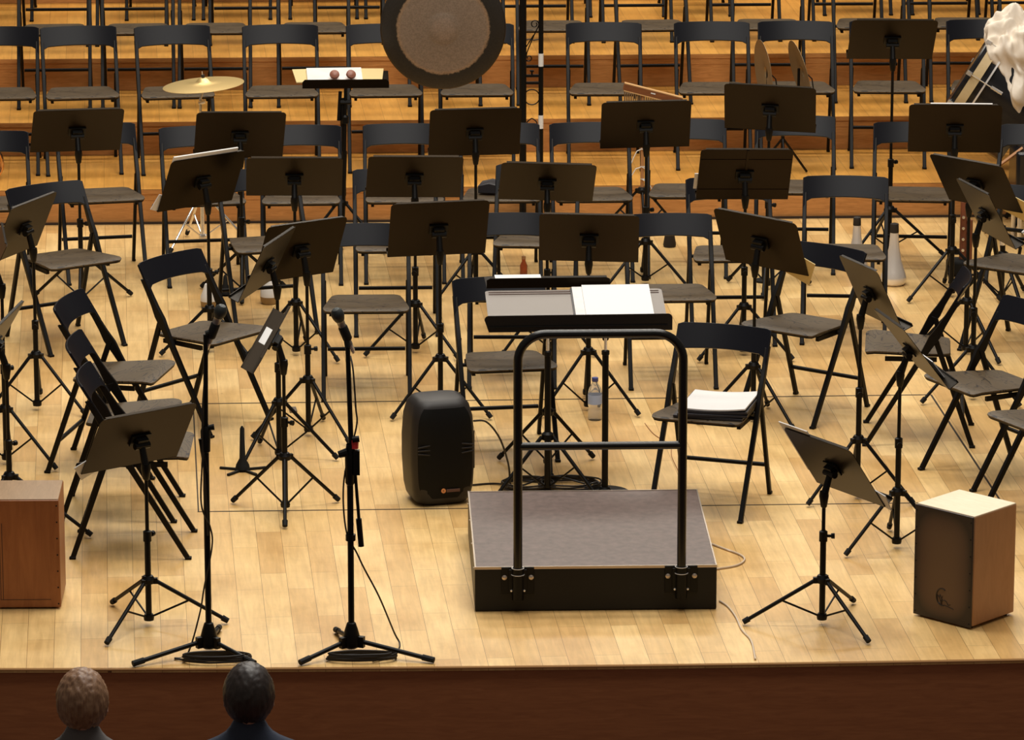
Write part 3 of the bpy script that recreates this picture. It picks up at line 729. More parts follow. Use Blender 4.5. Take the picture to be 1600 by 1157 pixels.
# ---------------------------------------------------------------- microphone stands
def cable(name, label, pts, r, mat=None, cat='cable', sub=8):
    P = [Vector(p) for p in pts]; out = []
    for i in range(len(P)-1):
        p0 = P[max(i-1,0)]; p1 = P[i]; p2 = P[i+1]; p3 = P[min(i+2,len(P)-1)]
        for k in range(sub):
            u = k/sub
            out.append(.5*((2*p1)+(-p0+p2)*u+(2*p0-5*p1+4*p2-p3)*u*u+(-p0+3*p1-3*p2+p3)*u**3))
    out.append(P[-1])
    b = MB(); b.path(out, r, 6); return tag(b.build(name, mat or M['cable'], None, smooth=60), label, cat)
def mic(loc, tip, tail, label):
    t = thing('microphone', (0,0,0), 0, label, 'microphone')
    tip = Vector(tip); tail = Vector(tail); d = (tail-tip).normalized(); q = d.to_track_quat('Z','Y').to_matrix().to_4x4(); T4 = Matrix.Translation(tip) @ q
    b = MB(); b.lathe([(0,0),(.014,.003),(.023,.013),(.0262,.028),(.024,.042),(.019,.056)], 20, T4); b.build('grille', M['mesh'], t)
    b = MB(); b.lathe([(.019,.055),(.0165,.060),(.0155,.075),(.0115,.16),(.0115,.175),(0,.176)], 16, T4); b.build('body', M['micbody'], t)
    b = MB(); b.lathe([(.010,.174),(.0105,.20),(.007,.215),(0,.216)], 12, T4); b.build('plug', M['chrome'], t)
    return t, T4
for which in (0, 1):
    if which == 0:
        x, y = -1.085, -.520; lab = 'tall black microphone stand at front left, near the stage edge'
        legs = [(-1.385,-.680),(-.90,-.690),(-1.05,-.21)]; top = Vector((-1.078,-.52,1.325)); tip = (-1.008,-.54,1.448); tail = (-1.075,-.50,1.265); ml = 'microphone on the left stand, pointing up right'
    else:
        x, y = -.513, -.540; lab = 'black boom microphone stand with red tape left of the podium'
        legs = [(-.72,-.690),(-.185,-.680),(-.575,-.26)]; top = Vector((-.518,-.540,1.270)); tip = (-.566,-.57,1.436); tail = (-.505,-.52,1.268); ml = 'microphone on the red-taped stand, pointing up left'
    t = thing('microphone_stand', (x,y,0), 0, lab, 'microphone stand', 'microphone stands')
    o0 = Vector((x,y,0))
    b = MB(); b.lathe([(0,.025),(.022,.025),(.036,.035),(.038,.06),(.026,.105),(.018,.13),(.011,.135)], 16); b.build('base_hub', M['stand'], t)
    for lx, ly in legs:
        q = Vector((lx-x, ly-y, .014)); d = Vector((q.x,q.y,0)).normalized()
        b = MB(); b.box(d*.03+Vector((0,0,.055)), (.05,.022,.045), rot3(0,0,math.atan2(d.y,d.x))); b.tube(d*.02+Vector((0,0,.060)), q, .0095); lg = b.build('leg', M['stand'], t)
        b = MB(); dd = (q-d*.02-Vector((0,0,.06))).normalized(); b.tube(q-dd*.05, q, .0125); b.build('rubber_foot', M['rubber'], lg)
    tp = top - o0
    if which == 0:
        b = MB(); b.tube((0,0,.10),(0,0,.86),.0125,n=12); b.build('lower_tube', M['stand'], t)
        b = MB(); b.tube((0,0,.85),tp,.0095,n=12); b.build('upper_tube', M['stand'], t)
        b = MB(); b.lathe([(.012,.84),(.018,.845),(.020,.93),(.012,.95)], 14); b.tube((0,0,.94),(.035,0,.945),.009,.013); b.tube((.0,-.01,.76),(-.02,-.01,.90),.009); b.build('clutch', M['stand'], t)
        b = MB(); b.tube((.004,-.014,.5),(-.012,-.016,.9),.004); b.build('cable_tie', M['cable'], t)
    else:
        k_ = .045
        b = MB(); b.tube((0,0,.10),(0,0,.79+k_),.0125,n=12); b.build('lower_tube', M['stand'], t)
        b = MB(); b.tube((0,0,.43+k_),(0,0,.455+k_),.020); b.build('collar', M['stand'], t)
        b = MB(); b.tube((.006,0,.80+k_),tp,.0105,.0095,n=12); b.build('boom', M['stand'], t)
        b = MB(); b.tube((.012,0,.83+k_),(.040,0,.43+k_),.0068,n=10); b.tube((.033,0,.52+k_),(.042,0,.405+k_),.012); b.build('counterweight', M['stand'], t)
        b = MB(); b.lathe([(.013,.66+k_),(.019,.67+k_),(.020,.78+k_),(.014,.83+k_)], 14); b.tube((-.01,-.015,.80+k_),(-.045,-.015,.79+k_),.018,.014); b.tube((.01,-.01,.85+k_),(.038,-.01,.853+k_),.013); b.box((.026,-.006,.755+k_),(.026,.028,.10)); b.build('clutch', M['stand'], t)
        b = MB(); b.tube((.018,0,.812+k_),(.020,0,.846+k_),.0165); o = b.build('tape', M['red'], t); o['label'] = 'red tape band'
    mt, T4 = mic(None, tip, tail, ml)
    b = MB(); b.lathe([(.0165,.085),(.019,.09),(.019,.145),(.0165,.15)], 14, T4); b.tube(T4 @ Vector((0,0,.12)), top + Vector((0,0,.002)), .011)
    cl = b.build('clip', M['rubber'], None); cl.parent = t; cl.location = (-x,-y,0)
cable('microphone_cable','black cable hanging down the left microphone stand',[(-1.075, -0.5, 1.24), (-1.094, -0.535, 1.035), (-1.098, -0.538, 0.835), (-1.106, -0.54, 0.635), (-1.072, -0.535, 0.535), (-1.066, -0.535, 0.455), (-1.1, -0.54, 0.285), (-1.12, -0.545, 0.175), (-1.17, -0.55, 0.012), (-1.22, -0.59, 0.006), (-1.14, -0.62, 0.006)],.0038)
cable('microphone_cable','black cable looping from the red-taped stand out to the floor',[(-0.507, -0.5, 1.225), (-0.497, -0.54, 1.175), (-0.488, -0.54, 1.025), (-0.486, -0.54, 0.945), (-0.53, -0.542, 0.775), (-0.541, -0.542, 0.645), (-0.528, -0.54, 0.505), (-0.49, -0.54, 0.425), (-0.46, -0.53, 0.355), (-0.4, -0.5, 0.225), (-0.34, -0.42, 0.05), (-0.318, -0.43, 0.006), (-0.33, -0.53, 0.006), (-0.38, -0.62, 0.006), (-0.43, -0.66, 0.006)],.0036)
def coil(cx, cy, rx, ry, n, label, name='cable_coil', mat=None, seed=1, z0=.006, r=.0042):
    rnd = random.Random(seed); pts = []
    for k in range(n*14):
        a = 2*PI*k/14; turn = k/14; jr = 1+rnd.uniform(-.06,.06) - .05*turn/n
        pts.append((cx+cos(a)*rx*jr, cy+sin(a)*ry*jr, z0+.0075*(turn % 4)))
    return cable(name, label, pts, r, mat, 'cable', 3)
coil(-1.05,-.625,.135,.045,4,'small coil of black cable at the foot of the left microphone stand',seed=3)
coil(-.47,-.632,.14,.038,4,'small coil of black cable at the foot of the red-taped stand',seed=4)
coil(.30,1.86,.12,.10,5,'loose black cable coil behind the podium, nearest the loudspeaker',seed=5)
coil(.49,1.86,.14,.10,5,'loose black cable coil around the conductor desk foot',seed=6)
cable('speaker_cable','black cable arching from the loudspeaker side to the coil behind the podium',[(.05,1.70,.36),(.11,1.75,.34),(.17,1.80,.25),(.21,1.84,.12),(.22,1.86,.02),(.24,1.87,.008)],.0045)
cable('speaker_cable','black cable lying along the floor behind the loudspeaker',[(.05,1.90,.006),(.15,1.92,.006),(.27,1.84,.0185),(.40,1.93,.037),(.56,1.90,.006)],.0045)
cable('floor_cable','pale cable looping out of the right side of the podium',[(1.035,.96,.005),(1.10,.86,.005),(1.165,.76,.005),(1.175,.68,.005),(1.13,.60,.005),(1.03,.55,.005)],.0045,M['wcable'])
cable('floor_cable','pale cable running from the podium corner to the stage edge',[(1.022,.10,.004),(1.05,.02,.004),(1.07,-.12,.004),(1.08,-.30,.004),(1.105,-.45,.004),(1.10,-.69,.004)],.0045,M['wcable'])
cable('floor_cable','thin brown cable lying on the floor right of the conductor desk',[(.90,2.95,.003),(.93,2.75,.003),(.99,2.55,.003),(.985,2.35,.003),(1.0,2.05,.003),(1.01,1.75,.003)],.002,M['stick'])

# ---------------------------------------------------------------- loudspeaker
t = thing('loudspeaker', (-.110, 1.69, 0), RD(14), 'black moulded loudspeaker standing on the floor left of the podium', 'loudspeaker')
def rr_section(z, w, d, r, n=6, y0=0):
    P = []
    for (sx, sy, a0) in ((1,-1,-90),(1,1,0),(-1,1,90),(-1,-1,180)):
        for k in range(n+1):
            a = RD(a0+90*k/n); P.append(Vector((sx*(w/2-r)+cos(a)*r, y0+sy*(d/2-r)+sin(a)*r, z)))
    return P
b = MB(); rings = []
for z, w, d, r in ((.004,.20,.17,.05),(.012,.235,.205,.055),(.035,.262,.235,.06),(.08,.280,.25,.06),(.20,.294,.255,.06),(.30,.294,.255,.06),(.40,.280,.248,.06),(.455,.252,.225,.06),(.478,.215,.19,.055),(.484,.17,.15,.05)):
    rings.append([b.bm.verts.new(p) for p in rr_section(z,w,d,r)])
for A, B in zip(rings, rings[1:]):
    n = len(A)
    for i in range(n): j = (i+1)%n; b.bm.faces.new((A[i],A[j],B[j],B[i]))
b.bm.faces.new(rings[0][::-1]); b.bm.faces.new(rings[-1])
b.build('cabinet', M['spk'], t, smooth=50)
# front grille: superellipse panel slightly bulged
grid = []
for i in range(17):
    v = -1+2*i/16; row = []
    hw = .118*(1-abs(v)**6*.22)*(1+.05*(1-v*v))
    for k in range(13):
        u = -1+2*k/12
        row.append(Vector((u*hw, -.1275-.008*(1-u*u)*(1-v*v)+.012*abs(v)**4+.012*abs(u)**5, .245+v*.205)))
    grid.append(row)
b = MB(); b.sheet(grid, -.004); b.build('grille', M['grille'], t, smooth=60)
for s in (-1, 1):
    b = MB()
    for k in range(3): b.box((s*.100,-.134,.250+.018*k), (.055,.006,.006), rot3(0,s*RD(8*(k-1)),0))
    b.build('side_rib', M['spk'], t, bevel=.001)
b = MB(); b.path([(.147,.02,.30),(.168,.02,.30),(.168,.02,.13),(.147,.02,.13)], .008, 8); b.build('handle', M['rubber'], t)
b = MB(); b.lathe([(.004,0),(.0105,0),(.0105,.003),(.004,.003)], 18, Matrix.Translation((-.012,-.134,.078)) @ Matrix.Rotation(RD(90),4,'X')); bd = b.build('badge', M['orange'], t); bd['label'] = 'round orange emblem'
b = MB(); b.box((.001-.010,-.1372,.078),(.010,.0012,.0025)); b.build('emblem_mark', M['orange'], bd)
b = MB(); b.box((.033,-.1355,.077),(.062,.002,.014)); b.build('nameplate', nmat('nameplate_bronze',(.10,.045,.035),.4), t, bevel=.001)

# ---------------------------------------------------------------- cajons
def cajon(x, y, rz, label, w, d, h, mats, burst):
    t = thing('cajon', (x,y,0), rz, label, 'cajon')
    b = MB(); b.box((0,.004,h/2+.006), (w, d-.008, h-.012)); b.build('body', M[mats[0]], t, bevel=.006)
    b = MB(); b.box((0,.004,h-.001), (w-.004,d-.012,.008)); b.build('top', M[mats[1]], t, bevel=.003)
    b = MB(); b.box((0,-d/2+.002,h/2+.004), (w, .008, h-.008)); tp = b.build('tapping_board', M[mats[2]], t, bevel=.003)
    for zz in [h*(.05+.9*k/6) for k in range(7)]:
        for s in (-1, 1):
            b = MB(); b.tube((s*(w/2-.010),-d/2-.001,zz),(s*(w/2-.010),-d/2-.003,zz),.0035,n=8); b.build('screw', M['rubber'], t)
    for sx in (-1,1):
        for sy in (-1,1):
            b = MB(); b.tube((sx*(w/2-.03), sy*(d/2-.03), 0),(sx*(w/2-.03), sy*(d/2-.03), .013), .014); b.build('foot', M['rubber'], t)
    return t, tp
# pale one: tapped face looks left toward the camera
t, tp = cajon(2.012, -.120, RD(-45.5), 'pale cajon with dark sunburst front at the right front of the stage', .300, .288, .478, ('cajside','cajtop','cajburst'), True)
b = MB()
b.path([(cos(RD(60+k*12))*.030, -.1465, .110+sin(RD(60+k*12))*.036) for k in range(0,20)], .0028, 6)
b.path([(-.018+.0*k+.06*k/6, -.1465, .112-.030*k/6+.006*sin(k*2.2)) for k in range(7)], .0018, 6)
b.path([(-.012+.014*sin(k*1.1), -.1465, .098+.022*cos(k*1.7)) for k in range(8)], .0016, 6)
b.path([(.012+.048*k/5, -.1465, .078-.008*k/5) for k in range(6)], .0016, 6)
o = b.build('emblem', nmat('cajon_emblem_ink',(.02,.012,.006),.5), tp); o['label'] = 'round dark burnt emblem'
# brown one at the left edge, tapped face to the front
t, tp = cajon(-1.862, .265, RD(-1), 'brown cajon cut by the left picture edge', .31, .30, .468, ('cajred','cajredtop','cajred'), False)
b = MB()
for off in (0, .010):
    b.box((-.092+off, -.1526, .205), (.0026,.0012,.33))
b.box((.012, -.1526, .042), (.205,.001,.0022))
b.build('inlay_line', M['groove'], tp, smooth=0)

# ---------------------------------------------------------------- gong and frame
t = thing('gong', (.059, 7.20, 1.127), 0, 'large round bronze gong with dark rim hanging behind the orchestra', 'gong')
Rg = Matrix.Rotation(RD(90+3),4,'X')
b = MB(); b.lathe([(0,.030),(.07,.029),(.085,.024),(.10,.022),(.25,.020),(.27,.018),(.335,.010),(.346,.002),(.348,-.012),(.345,-.032),(.341,-.034),(.342,-.012),(.338,.0),(.26,.010),(0,.018)], 96); o = b.build('disc', M['gong'], t, smooth=60); o.rotation_euler = (RD(90+2),0,0)
b = MB()
for s in (-1,1): b.path([(s*.12,-.0,.325),(s*.125,0,.45),(s*.13,0,.573)], .003, 6)
b.build('cord', M['stick'], t)
t = thing('gong_stand', (0, 7.195, 0), 0, 'black iron gong frame with scrolled ornaments between two posts', 'gong stand')
b = MB(); b.tube((.500,0,.03),(.500,0,1.72),.0195,n=14); b.build('post', M['stand'], t)
b = MB(); b.tube((.600,0,.03),(.600,0,1.72),.0135,n=14); ps = b.build('post', M['stand'], t)
for zc, hh in ((.945,.072),(.595,.075)):
    b = MB(); b.tube((.600,0,zc-hh/2),(.600,0,zc+hh/2),.0145,n=14); o = b.build('tape', M['white'], ps); o['label'] = 'white tape band'
b = MB(); b.tube((-.12,0,1.70),(.62,0,1.70),.018,n=14); b.build('top_beam', M['stand'], t)
b = MB()
for zz in (.815,.855): b.box((.55,0,zz),(.10,.02,.013))
b.tube((.55,-.002,.85),(.55,-.002,.88),.005); b.tube((.55,0,.878),(.55,0,.886),.012); b.build('clamp_bar', M['stand'], t)
def orn(pts, r, n, closed=False):
    b = MB(); b.path(pts, r, n, closed); b.build('scroll_ornament', M['stand'], t, smooth=60)
def spiral(cx, cz, r0, turns, a0, sgn, n=28): return [(cx+cos(a0+sgn*2*PI*turns*k/n)*r0*(1-.55*k/n), 0, cz+sin(a0+sgn*2*PI*turns*k/n)*r0*(1-.55*k/n)) for k in range(n+1)]
w_ = .0035
orn([(.550+cos(2*PI*k/28)*.043,0,.735+sin(2*PI*k/28)*.043) for k in range(28)], w_, 6, True)
orn(spiral(.565,1.145,.024,1.2,RD(-20),1)[::-1]+[(.560,0,1.08),(.535,0,1.02),(.522,0,.985),(.518,0,.962)]+spiral(.533,.955,.020,1.1,RD(160),1), w_, 6)
orn([(.560,0,1.085),(.535,0,1.045),(.518,0,1.018)], w_, 6); orn([(.512,0,1.055),(.535,0,1.062),(.56,0,1.055),(.588,0,1.060)], w_, 6)
for z0 in (.56,.30):
    orn([(.550+.028*sin(k/16*2*PI), 0, z0+.055-.11*k/16) for k in range(17)], w_, 6)
    orn([(.550-.028*sin(k/16*2*PI), 0, z0+.055-.11*k/16) for k in range(17)], w_, 6)
for z0 in (1.35,1.55): orn([(.550+cos(2*PI*k/28)*.043,0,z0+sin(2*PI*k/28)*.043) for k in range(28)], w_, 6, True)
b = MB()
for xx in (.50,.60): b.box((xx,0,.02),(.05,.26,.03))
b.box((.36,.09,.03),(.50,.03,.03)); b.build('foot_bar', M['stand'], t, bevel=.003)
# small percussion cases on the floor at the frame foot
def small_case(x, y, z, d, label, mat, name='equipment_case', rz=0):
    t = thing(name, (x,y,z), rz, label, 'case')
    b = MB(); b.box((0,0,d[2]/2),d); b.build('body', mat, t, bevel=.006)
    b = MB(); b.box((0,-d[1]/2-.002,d[2]*.62),(d[0]*.9,.004,.006)); b.build('clasp_strip', M['chrome'], t)
    return t
small_case(.375,6.95,0,(.10,.14,.115),'dark grey case on the floor at the gong frame foot',nmat('case_grey',(.12,.11,.11),.4))
small_case(.555,6.93,0,(.085,.12,.125),'pale metal case on the floor between the gong frame posts',nmat('case_pale',(.42,.40,.36),.35,.5))
t = thing('instrument_case', (.36,6.04,.452), RD(-12), 'dark wedge-shaped instrument case lying on a chair under the gong', 'case')
b = MB(); b.prism([(-.14,-.06,0),(.13,-.06,0),(.13,-.06,.012),(-.08,-.06,.055),(-.14,-.06,.04)],(0,.13,0)); b.build('body', M['folder'], t, bevel=.004)
b = MB(); b.box((-.142,.0,.02),(.012,.03,.018)); b.build('latch', M['chrome'], t)
# ---------------------------------------------------------------- cymbals
CY = [(0,.030),(.008,.030),(.026,.024),(.038,.010),(.045,.006),(.12,.001),(.19,-.006),(.222,-.011)]
def cym_prof(s): 
    p = [(r*s, z*s) for r, z in CY]; return p + [(r, z-.0015) for r, z in p[::-1]]
t = thing('cymbal_stand', (-1.275,6.772,0), 0, 'chrome stand holding the flat brass cymbal at left', 'cymbal stand')
tripod(t, .28, .27, -130, .05, M['chrome'], .007, .011)
b = MB(); b.tube((0,0,.05),(0,0,.50),.011,n=12); b.build('outer_pole', M['chrome'], t)
b = MB(); b.tube((0,0,.49),(.0,0,.82),.0075,n=10); b.tube((0,0,.82),(.018,0,.885),.007); b.tube((-.01,0,.80),(.025,0,.81),.012); b.build('inner_pole', M['chrome'], t)
b = MB(); b.tube((.018,0,.885),(.012,0,.975),.003); b.tube((.014,0,.925),(.012,0,.945),.007); b.build('wing_nut', M['chrome'], t)
t = thing('cymbal', (-1.258,6.772,.912), 0, 'flat golden brass cymbal on a stand in front of the first step', 'cymbal')
b = MB(); b.lathe(cym_prof(1.0), 72); o = b.build('disc', M['brass'], t, smooth=40); o.rotation_euler = (0, RD(-4.5), 0)
b = MB(); b.tube((0,0,.026),(-.002,0,.045),.010); o = b.build('felt', M['cork'], t)
# two upright cymbals on a folding stand
t = thing('cymbal_rack', (1.985,7.56,.195), 0, 'black rack between chairs holding two upright cymbals', 'cymbal stand')
b = MB(); b.tube((0,0,.0),(0,0,.50),.010); b.tube((-.13,0,.47),(.13,0,.47),.006); b.tube((-.09,0,.45),(-.09,0,.62),.008); b.tube((.085,0,.45),(.085,0,.62),.008); b.build('bar', M['stand'], t)
for k in range(3):
    a = RD(30+120*k); b = MB(); b.tube((0,0,.22),(cos(a)*.17,sin(a)*.17,.008),.007); b.build('leg', M['stand'], t)
b = MB(); b.tube((-.05,-.01,.475),(.05,-.012,.475),.0045); b.build('rod', M['chrome'], t)
for k, (xx, lab, tl) in enumerate(((-.105,'left one of the two upright bronze cymbals',-6), (.10,'right one of the two upright bronze cymbals',-14))):
    t = thing('cymbal', (1.985+xx,7.56,.195+.60), 0, lab, 'cymbal', 'upright cymbals')
    b = MB(); b.lathe(cym_prof(.84), 56); o = b.build('disc', M['brassd'], t, smooth=40); o.rotation_euler = (0, RD(90+tl), RD(10))
    b = MB(); b.path([(.02,0,0),(.06,0,-.04),(.075,0,-.14),(.05,0,-.22),(.04,0,-.13),(.03,0,-.03)], .004, 6); b.build('leather_strap', M['rubber'], t)
# ---------------------------------------------------------------- bar chimes
t = thing('bar_chimes', (1.146,6.90,0), 0, 'wooden bar chimes with a mahogany beam and rows of metal tubes', 'chimes')
tripod(t, .26, .25, -90, .04, M['stand'], .0075, .011)
b = MB(); b.tube((0,0,.04),(0,0,.80),.010); b.build('pole', M['stick'], t)
A = Vector((-.105,0,.850)); B = Vector((.215,0,.765)); dd = (B-A).normalized(); Rb = rot3(0,math.atan2(-dd.z,dd.x),0)
b = MB(); b.box((A+B)/2, ((B-A).length,.035,.036), Rb); bm_ = b.build('beam', M['barwood'], t, smooth=0, bevel=.003)
b = MB(); b.box((A+B)/2+Rb@Vector((0,0,.020)), ((B-A).length,.037,.005), Rb); b.box((A+B)/2+Rb@Vector((0,-.002,-.020)), ((B-A).length*.97,.037,.005), Rb); b.build('beam_edge', M['barlight'], bm_, smooth=0)
b = MB(); b.box((A+B)/2+Rb@Vector((-.0,-.019,.004)), (.026,.002,.006), Rb); b.build('badge', M['white'], bm_, smooth=0)
for k in range(24):
    f = (k+.5)/24; p = A.lerp(B, f*.9) + Vector((0,-.004,-.026)); l = .20 - .12*f
    b = MB(); b.tube(p, p-Vector((0,0,l)), .0042, n=7); b.build('chime_tube', M['chime'], t)
b = MB()
for z0, sx in ((.50,-.05),(.40,-.06),(.33,.05)): b.path([(0,-.012,z0),(sx*.6,-.015,z0-.01),(sx,-.015,z0-.05),(sx*1.3,-.015,z0-.09)], .0025, 5); b.path([(0.012,-.012,z0),(-.012,-.016,z0+.004),(.012,-.016,z0-.008)], .003, 5)
b.build('string', M['white'], t)
# ---------------------------------------------------------------- bass drum, cloth
bc = Vector((3.011,7.22,.874)); ax = Vector((-.851,.20,.525)).normalized(); Q = ax.to_track_quat('Z','Y').to_matrix().to_4x4()
D0 = Vector((3.20,7.12,0))
t = thing('bass_drum', tuple(D0), 0, 'black bass drum with a cream hoop tilted under the cream cloth at right', 'drum')
T4 = Matrix.Translation(bc - D0) @ Q
R_ = .37
b = MB(); b.lathe([(R_-.012,-.004),(R_-.012,-.40),(0,-.405)], 64, T4); b.build('shell', M['blackgloss'], t)
b = MB(); b.lathe([(R_-.012,-.006),(R_+.012,-.006),(R_+.012,-.058),(R_-.012,-.058)], 64, T4); b.build('hoop', M['cream'], t)
b = MB(); b.lathe([(0,.018),(R_-.01,.020),(R_+.006,.022),(R_+.013,.014),(R_+.013,-.004),(R_-.01,-.005)], 64, T4); b.build('drum_head', M['blackgloss'], t)
b = MB(); b.lathe([(R_-.010,-.090),(R_+.012,-.090),(R_+.012,-.100),(R_-.010,-.100)], 64, T4); b.build('rim', M['silver'], t)
for k in range(12):
    a = 2*PI*k/12+.12; p = Vector((cos(a)*(R_+.024), sin(a)*(R_+.024), 0))
    b = MB(); b.box(T4 @ (p+Vector((0,0,.012))), (.022,.022,.03), Q.to_3x3()); b.tube(T4@(p), T4@(p+Vector((0,0,-.17))), .0035, n=6); b.tube(T4@(p*.99+Vector((0,0,-.13))), T4@(p*.98+Vector((0,0,-.20))), .010, n=8)
    b.build('tension_lug', M['chrome'], t)
for lx, ly in ((.0,-.22),(.40,-.22),(.02,.14),(.42,.14)):
    b = MB(); b.tube((.22,ly*.5,.40),(lx,ly,.012),.013); b.build('leg', M['stand'], t)
b = MB(); b.box((.22,-.02,.36),(.26,.26,.03)); b.build('cradle', M['stand'], t)
# fleece: lumpy draped cloth with hanging folds
import mathutils
def noise(v, s): return mathutils.noise.noise(v*s)
b = MB(); bmesh.ops.create_icosphere(b.bm, subdivisions=6, radius=1)
cc = Vector((3.262,6.99,.87))
for v in b.bm.verts:
    d = v.co.copy()
    p = Vector((d.x*.205, d.y*.20, d.z*.37))
    f = noise(Vector((d.x*1.3, d.y*1.3, d.z*.35))+Vector((3,1,7)), 3.2)
    g = noise(d+Vector((9,2,4)), 2.6)
    fold = sin(13*math.atan2(d.y, d.x) + 3.0*g + 5*d.z)*(1-abs(d.z))**.5
    ridge = abs(noise(d+Vector((1,5,2)), 3.4))
    p += d*((.045*f + .06*g + .016*fold) - .05*ridge*(1 if d.z > 0 else .3))
    if d.z > .1: p.x -= .075*(d.z-.1)*(1.4-d.z)*2      # top lobe slumps to the left
    if d.z < -.1: p.x += .02*(-.1-d.z)                  # tail hangs on the right
    if d.z < 0: p.z -= .02*abs(fold)
    v.co = cc + p
o = b.build('fleece_cloth', M['cloth'], None, smooth=80); tag(o, 'crumpled cream fleece cloth draped over the bass drum', 'cloth')
cable('drum_stick','light wooden drum stick slanting up at the right edge, beside the percussion trolley',[(3.01,6.62,.395),(3.21,6.62,.545)],.010,M['stick'],'drum stick',1)
cable('drum_stick','thin brown stick slanting beside the cream hoop of the bass drum',[(2.946,6.95,.714),(3.029,6.95,.835)],.007,M['stick'],'drum stick',1)
t = thing('percussion_table', (3.42,6.72,0), 0, 'black-draped percussion trolley at the right edge under the cloth', 'table')
b = MB(); b.box((0,0,.36),(.50,.30,.34)); b.build('drape', M['blackgloss'], t, bevel=.02)
for sx in (-.22,.22):
    for sy in (-.12,.12):
        b = MB(); b.tube((sx,sy,0),(sx,sy,.22),.012); b.build('leg', M['chrome'], t)
# ---------------------------------------------------------------- trumpet at left
t = thing('trumpet', (-2.49,7.62,.195), 0, 'shiny coiled brass horn at the left edge on the first step', 'horn')
b = MB(); 
for k in range(3): b.path([(cos(2*PI*i/24)*(.075-.012*k)+.0, .02*k, .10+sin(2*PI*i/24)*(.095-.012*k)) for i in range(24)], .009, 8, True)
b.build('tubing', M['gold'], t)
b = MB()
for k in range(3): b.tube((-.03+.03*k,.0,.05),(-.03+.03*k,.0,.20),.012,n=12)
b.build('valve', M['chrome'], t)
b = MB(); b.lathe([(.012,0),(.014,.08),(.025,.14),(.055,.18),(.06,.182)], 28, Matrix.Translation((-.06,.02,.004)) @ Matrix.Rotation(RD(0),4,'Y')); b.build('bell', M['gold'], t)
# ---------------------------------------------------------------- mutes, bottles and bits on the floor
def mute(x, y, s, label, tip='cork'):
    t = thing('trumpet_mute', (x,y,0), 0, label, 'mute')
    b = MB(); b.lathe([(0,0),(.052,.002),(.062,.014),(.066,.034),(.064,.046),(.055,.075),(.038,.13),(.026,.20),(.021,.27),(.021,.285),(0,.285)], 32, Matrix.Scale(s,4)); b.build('body', M['silver'], t, smooth=50)
    b = MB(); b.lathe([(.0215,.270),(.0225,.272),(.021,.315),(.015,.318),(0,.318)], 20, Matrix.Scale(s,4)); b.build('cork', M['cork'], t)
mute(2.405,5.72,1.05,'large silver mute standing on the floor right of a chair leg')
mute(2.24,6.02,.95,'silver mute with black tip standing behind the full-backed chair')
def dome(x, y, s, label):
    t = thing('cup_mute', (x,y,0), 0, label, 'mute')
    b = MB(); b.lathe([(0,0),(.034,.0),(.040,.012),(.042,.035)], 28, Matrix.Scale(s,4)); b.build('base', M['brassd'], t)
    b = MB(); b.lathe([(.042,.035),(.041,.06),(.030,.085),(.020,.12),(.017,.125),(0,.125)], 28, Matrix.Scale(s,4)); b.build('body', M['white'], t, smooth=50)
dome(-1.213,5.36,1.0,'white and tan cup mute on the floor behind the left microphone head')
dome(-.897,5.43,1.15,'white and tan cup mute on the floor under the overlapping stands')
def peg(x, y, label, h=.16):
    t = thing('instrument_peg', (x,y,0), 0, label, 'instrument stand')
    b = MB(); b.lathe([(0,.010),(.034,.010),(.030,.03),(.014,.06),(.010,h),(.004,h+.012),(0,h+.012)], 18); b.build('peg', M['rubber'], t)
    for k in range(5):
        a = 2*PI*k/5+.3; b = MB(); b.box((cos(a)*.06,sin(a)*.06,.006),(.10,.012,.010),rot3(0,0,a)); b.build('leg', M['rubber'], t)
peg(-.99,2.20,'small black clarinet peg on the floor left of the stand cluster',.20)
peg(-1.13,5.62,'small black peg stand on the floor behind the left microphone head',.10)
t = thing('trumpet_mute', (1.283,6.66,0), 0, 'small black cone mute on the floor behind the chair right of centre', 'mute')
b = MB(); b.lathe([(0,0),(.032,0),(.036,.012),(.016,.13),(.0,.132)], 20); b.build('body', M['cork'], t)
t = thing('instrument_peg', (1.725,5.82,0), 0, 'small dark horn peg with silver ring on the floor at right of centre', 'instrument stand')
b = MB(); b.lathe([(0,0),(.05,0),(.05,.01),(.012,.02),(.012,.10),(0,.10)], 20); b.build('peg', M['rubber'], t)
b = MB(); b.tube((0,0,.10),(0,0,.13),.014); b.build('ring', M['chrome'], t)
t = thing('water_bottle', (.668,3.035,0), 0, 'clear plastic water bottle with blue cap on the floor behind the rail', 'bottle')
b = MB(); b.lathe([(0,0),(.030,0),(.033,.006),(.033,.05),(.030,.06),(.033,.07),(.033,.135),(.028,.155),(.014,.180),(.013,.190),(0,.190)], 24); b.build('body', M['clear'], t, smooth=50)
b = MB(); b.lathe([(.0335,.08),(.0338,.08),(.0338,.125),(.0335,.125)], 24); b.build('label_band', M['label'], t)
b = MB(); b.lathe([(.0145,.188),(.0155,.19),(.0155,.206),(0,.207)], 18); b.build('cap', M['blue'], t)
t = thing('bottle', (.456,6.04,0), 0, 'small amber bottle on the floor seen above the conductor desk', 'bottle')
b = MB(); b.lathe([(0,0),(.020,0),(.020,.05),(.010,.07),(.010,.085),(0,.085)], 20); b.build('body', M['amber'], t, smooth=50)
b = MB(); b.tube((0,0,.083),(0,0,.098),.011); b.build('cap', M['stick'], t)
t = thing('bag', (2.78,5.93,0), 0, 'small black bag on the floor at the far right stand foot', 'bag')
b = MB(); b.box((0,0,.045),(.13,.11,.09)); b.build('body', M['rubber'], t, bevel=.02)
b = MB(); b.path([(-.04,0,.085),(-.03,0,.115),(.03,0,.115),(.04,0,.085)],.005,6); b.build('handle', M['rubber'], t)
